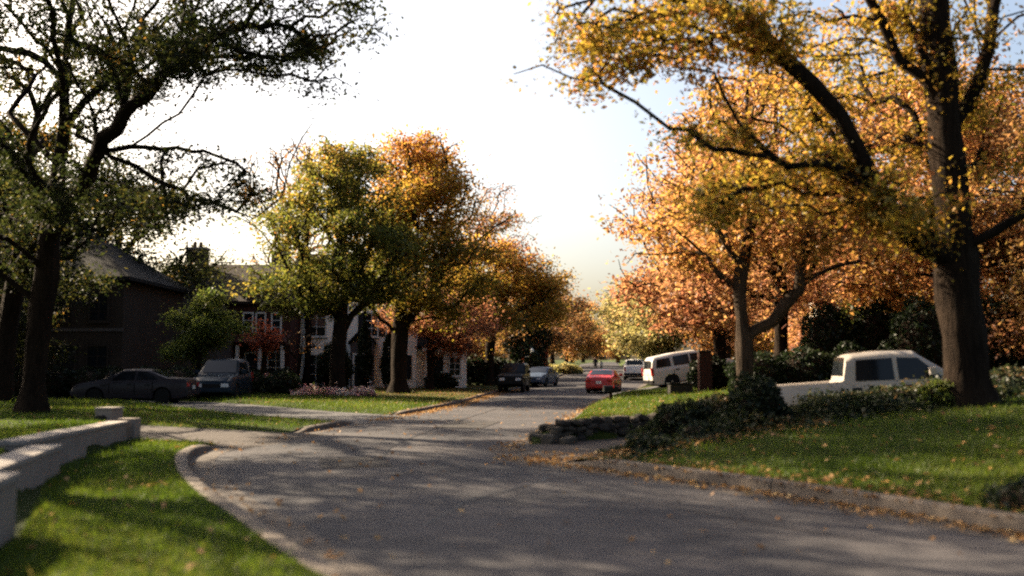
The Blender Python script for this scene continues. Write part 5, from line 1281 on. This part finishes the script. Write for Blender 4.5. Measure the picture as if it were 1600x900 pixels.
# ------------------------------------------------------------------ grass blades and fallen leaves
rs = np.random.RandomState(77)
def scatter(n, x0, x1, y0, y1, side, mind=.24):
    X = rs.uniform(x0, x1, n); Y = rs.uniform(y0, y1, n); h, ol, orr, cd = height_full(X, Y)
    ok = (cd > .05) & ((ol > mind) if side == 'l' else (orr > mind))
    dw, sw, pw = seg_dist(WALL, X, Y); ok &= ~((dw < .5) & (sw > 0) & (Y < 21)) & ~((dw < .06) & (Y < 21))
    ang = np.abs(X) / np.maximum(Y, .1); ok &= ang < .60
    return X[ok], Y[ok], h[ok]
def grass(parts):
    V = []; T_ = []
    for X, Y, Z, hgt in parts:
        n = len(X); a = rs.uniform(0, 6.283, n); hh_ = hgt * rs.lognormal(0, .35, n); w = .0035 + .09 * hh_ * .6; ln = rs.normal(0, .45, (n, 2)) * hh_[:, None]
        b = np.stack([X, Y, Z - .005], 1); dx = np.stack([np.cos(a) * w, np.sin(a) * w, 0 * a], 1)
        tp = b + np.stack([ln[:, 0], ln[:, 1], hh_], 1)
        V.append(np.stack([b - dx, b + dx, tp], 1).reshape(-1, 3))
        T_.append(.45 + .16 * np.sin(X * 1.1 + 2 * np.sin(Y * .7)) + rs.normal(0, .2, n))
    V = np.vstack(V); me = mesh_np('grass', V, np.arange(len(V)), 3); face_attr(me, 'tint', np.clip(np.concatenate(T_), 0, 1)); return me
parts = []
for (n, x0, x1, y0, y1, sd, hg) in [(170000, -8.5, 1.5, 5.5, 13, 'l', .042), (70000, -9, -3.5, 13, 21, 'l', .048), (36000, -16, -7, 11, 22, 'l', .055), (50000, -18, -4.5, 23, 33, 'l', .06),
                                    (60000, -20, -3, 32, 48, 'l', .08), (22000, -16, -7.5, 44, 58, 'l', .09), (6000, -7.5, -1, 44, 66, 'l', .08),
                                    (120000, 2, 10, 7, 14, 'r', .045), (70000, 2, 13, 13, 20.5, 'r', .05), (60000, .5, 8, 21.5, 34, 'r', .06), (30000, 2, 9, 33, 48, 'r', .08)]:
    parts.append((*scatter(n, x0, x1, y0, y1, sd), hg))
tag(link('grass', grass(parts), 'grass_blade'), 'short green grass blades covering the lawns', 'grass', kind='stuff')

fp = []
def drop(X, Y, Z): fp.append(np.stack([X, Y, Z + .012 + np.abs(rs.normal(0, .012, len(X)))], 1))
for (n, x0, x1, y0, y1, sd) in [(500, -8.5, 1.5, 5.5, 21, 'l'), (900, 2, 12, 7, 20, 'r'), (700, -18, -4.5, 23, 36, 'l'), (5000, -12, -.5, 40, 72, 'l'), (1800, 1, 9, 22, 48, 'r')]:
    X, Y, Z = scatter(n, x0, x1, y0, y1, sd); drop(X, Y, Z + .02)
def along(P, sg, y0, y1, n, sp):
    Q = ycut(P, y0, y1); nn = normals_of(Q); i = rs.randint(0, len(Q), n); off = np.abs(rs.normal(0, sp, n)) * sg + .02 * sg
    X = Q[i, 0] + nn[i, 0] * off + rs.normal(0, .15, n); Y = Q[i, 1] + nn[i, 1] * off + rs.normal(0, .15, n)
    h, a, b, c = height_full(X, Y); drop(X, Y, np.where((a < 0) & (b < 0), zr(Y) + .022, h + .02))
along(RIGHT, 1, 5, 17.5, 1300, .15); along(RIGHT, -1, 5, 17.5, 900, .35); along(RIGHT, 1, 19, 60, 1400, .25); along(LEFT, -1, 5, 30, 160, .25); along(LEFT, -1, 30, 70, 3500, .35)
X = rs.uniform(-5, 5, 500); Y = rs.uniform(8, 40, 500); h, a, b, c = height_full(X, Y); k = (a < 0) & (b < 0); drop(X[k], Y[k], zr(Y[k]) + .05)
# drift across the driveway mouth and under the border shrubs
X = rs.uniform(-.3, 2.6, 300); Y = 17.4 + rs.normal(0, .5, 300) + .2 * X; h, a, b, c = height_full(X, Y); drop(X, Y, np.maximum(h, zr(Y)) + .03)
X = rs.uniform(1.6, 5.5, 2600); Y = rs.normal(0, .7, 2600) + 17.0 + .45 * (X - 1.6); h, a, b, c = height_full(X, Y); drop(X[b > .2], Y[b > .2], h[b > .2] + .03)
P = np.vstack(fp); me = leaf_mesh('fallen_leaves', P, .07, .5 + rs.normal(0, .25, len(P)), rs, .65, 1.6)
tag(link('fallen_leaves', me, 'leaf_fallen'), 'fallen brown and gold leaves along kerbs and lawns', 'fallen leaves', kind='stuff')
# low ivy carpet of the right border
X = rs.uniform(1.9, 12, 42000); Y = rs.normal(0, .55, 42000) + np.interp(X, [1.9, 4, 6, 9, 12], [17.0, 18.3, 18.9, 19.4, 19.6]); h, a, b, c = height_full(X, Y)
k = (b > .3) & (c > .25); X, Y, h = X[k], Y[k], h[k]; P = np.stack([X, Y, h + np.abs(rs.normal(0, .10, len(X))) * (1 + .6 * np.sin(2.3 * X + Y))], 1)
me = leaf_mesh('ivy_carpet', P, .075, .42 + rs.normal(0, .22, len(P)) + .15 * np.sin(1.7 * X), rs, .75, .8)
tag(link('ivy_carpet', me, 'leaf_ivy'), 'dark ivy ground cover along the right border', 'ivy', kind='stuff')
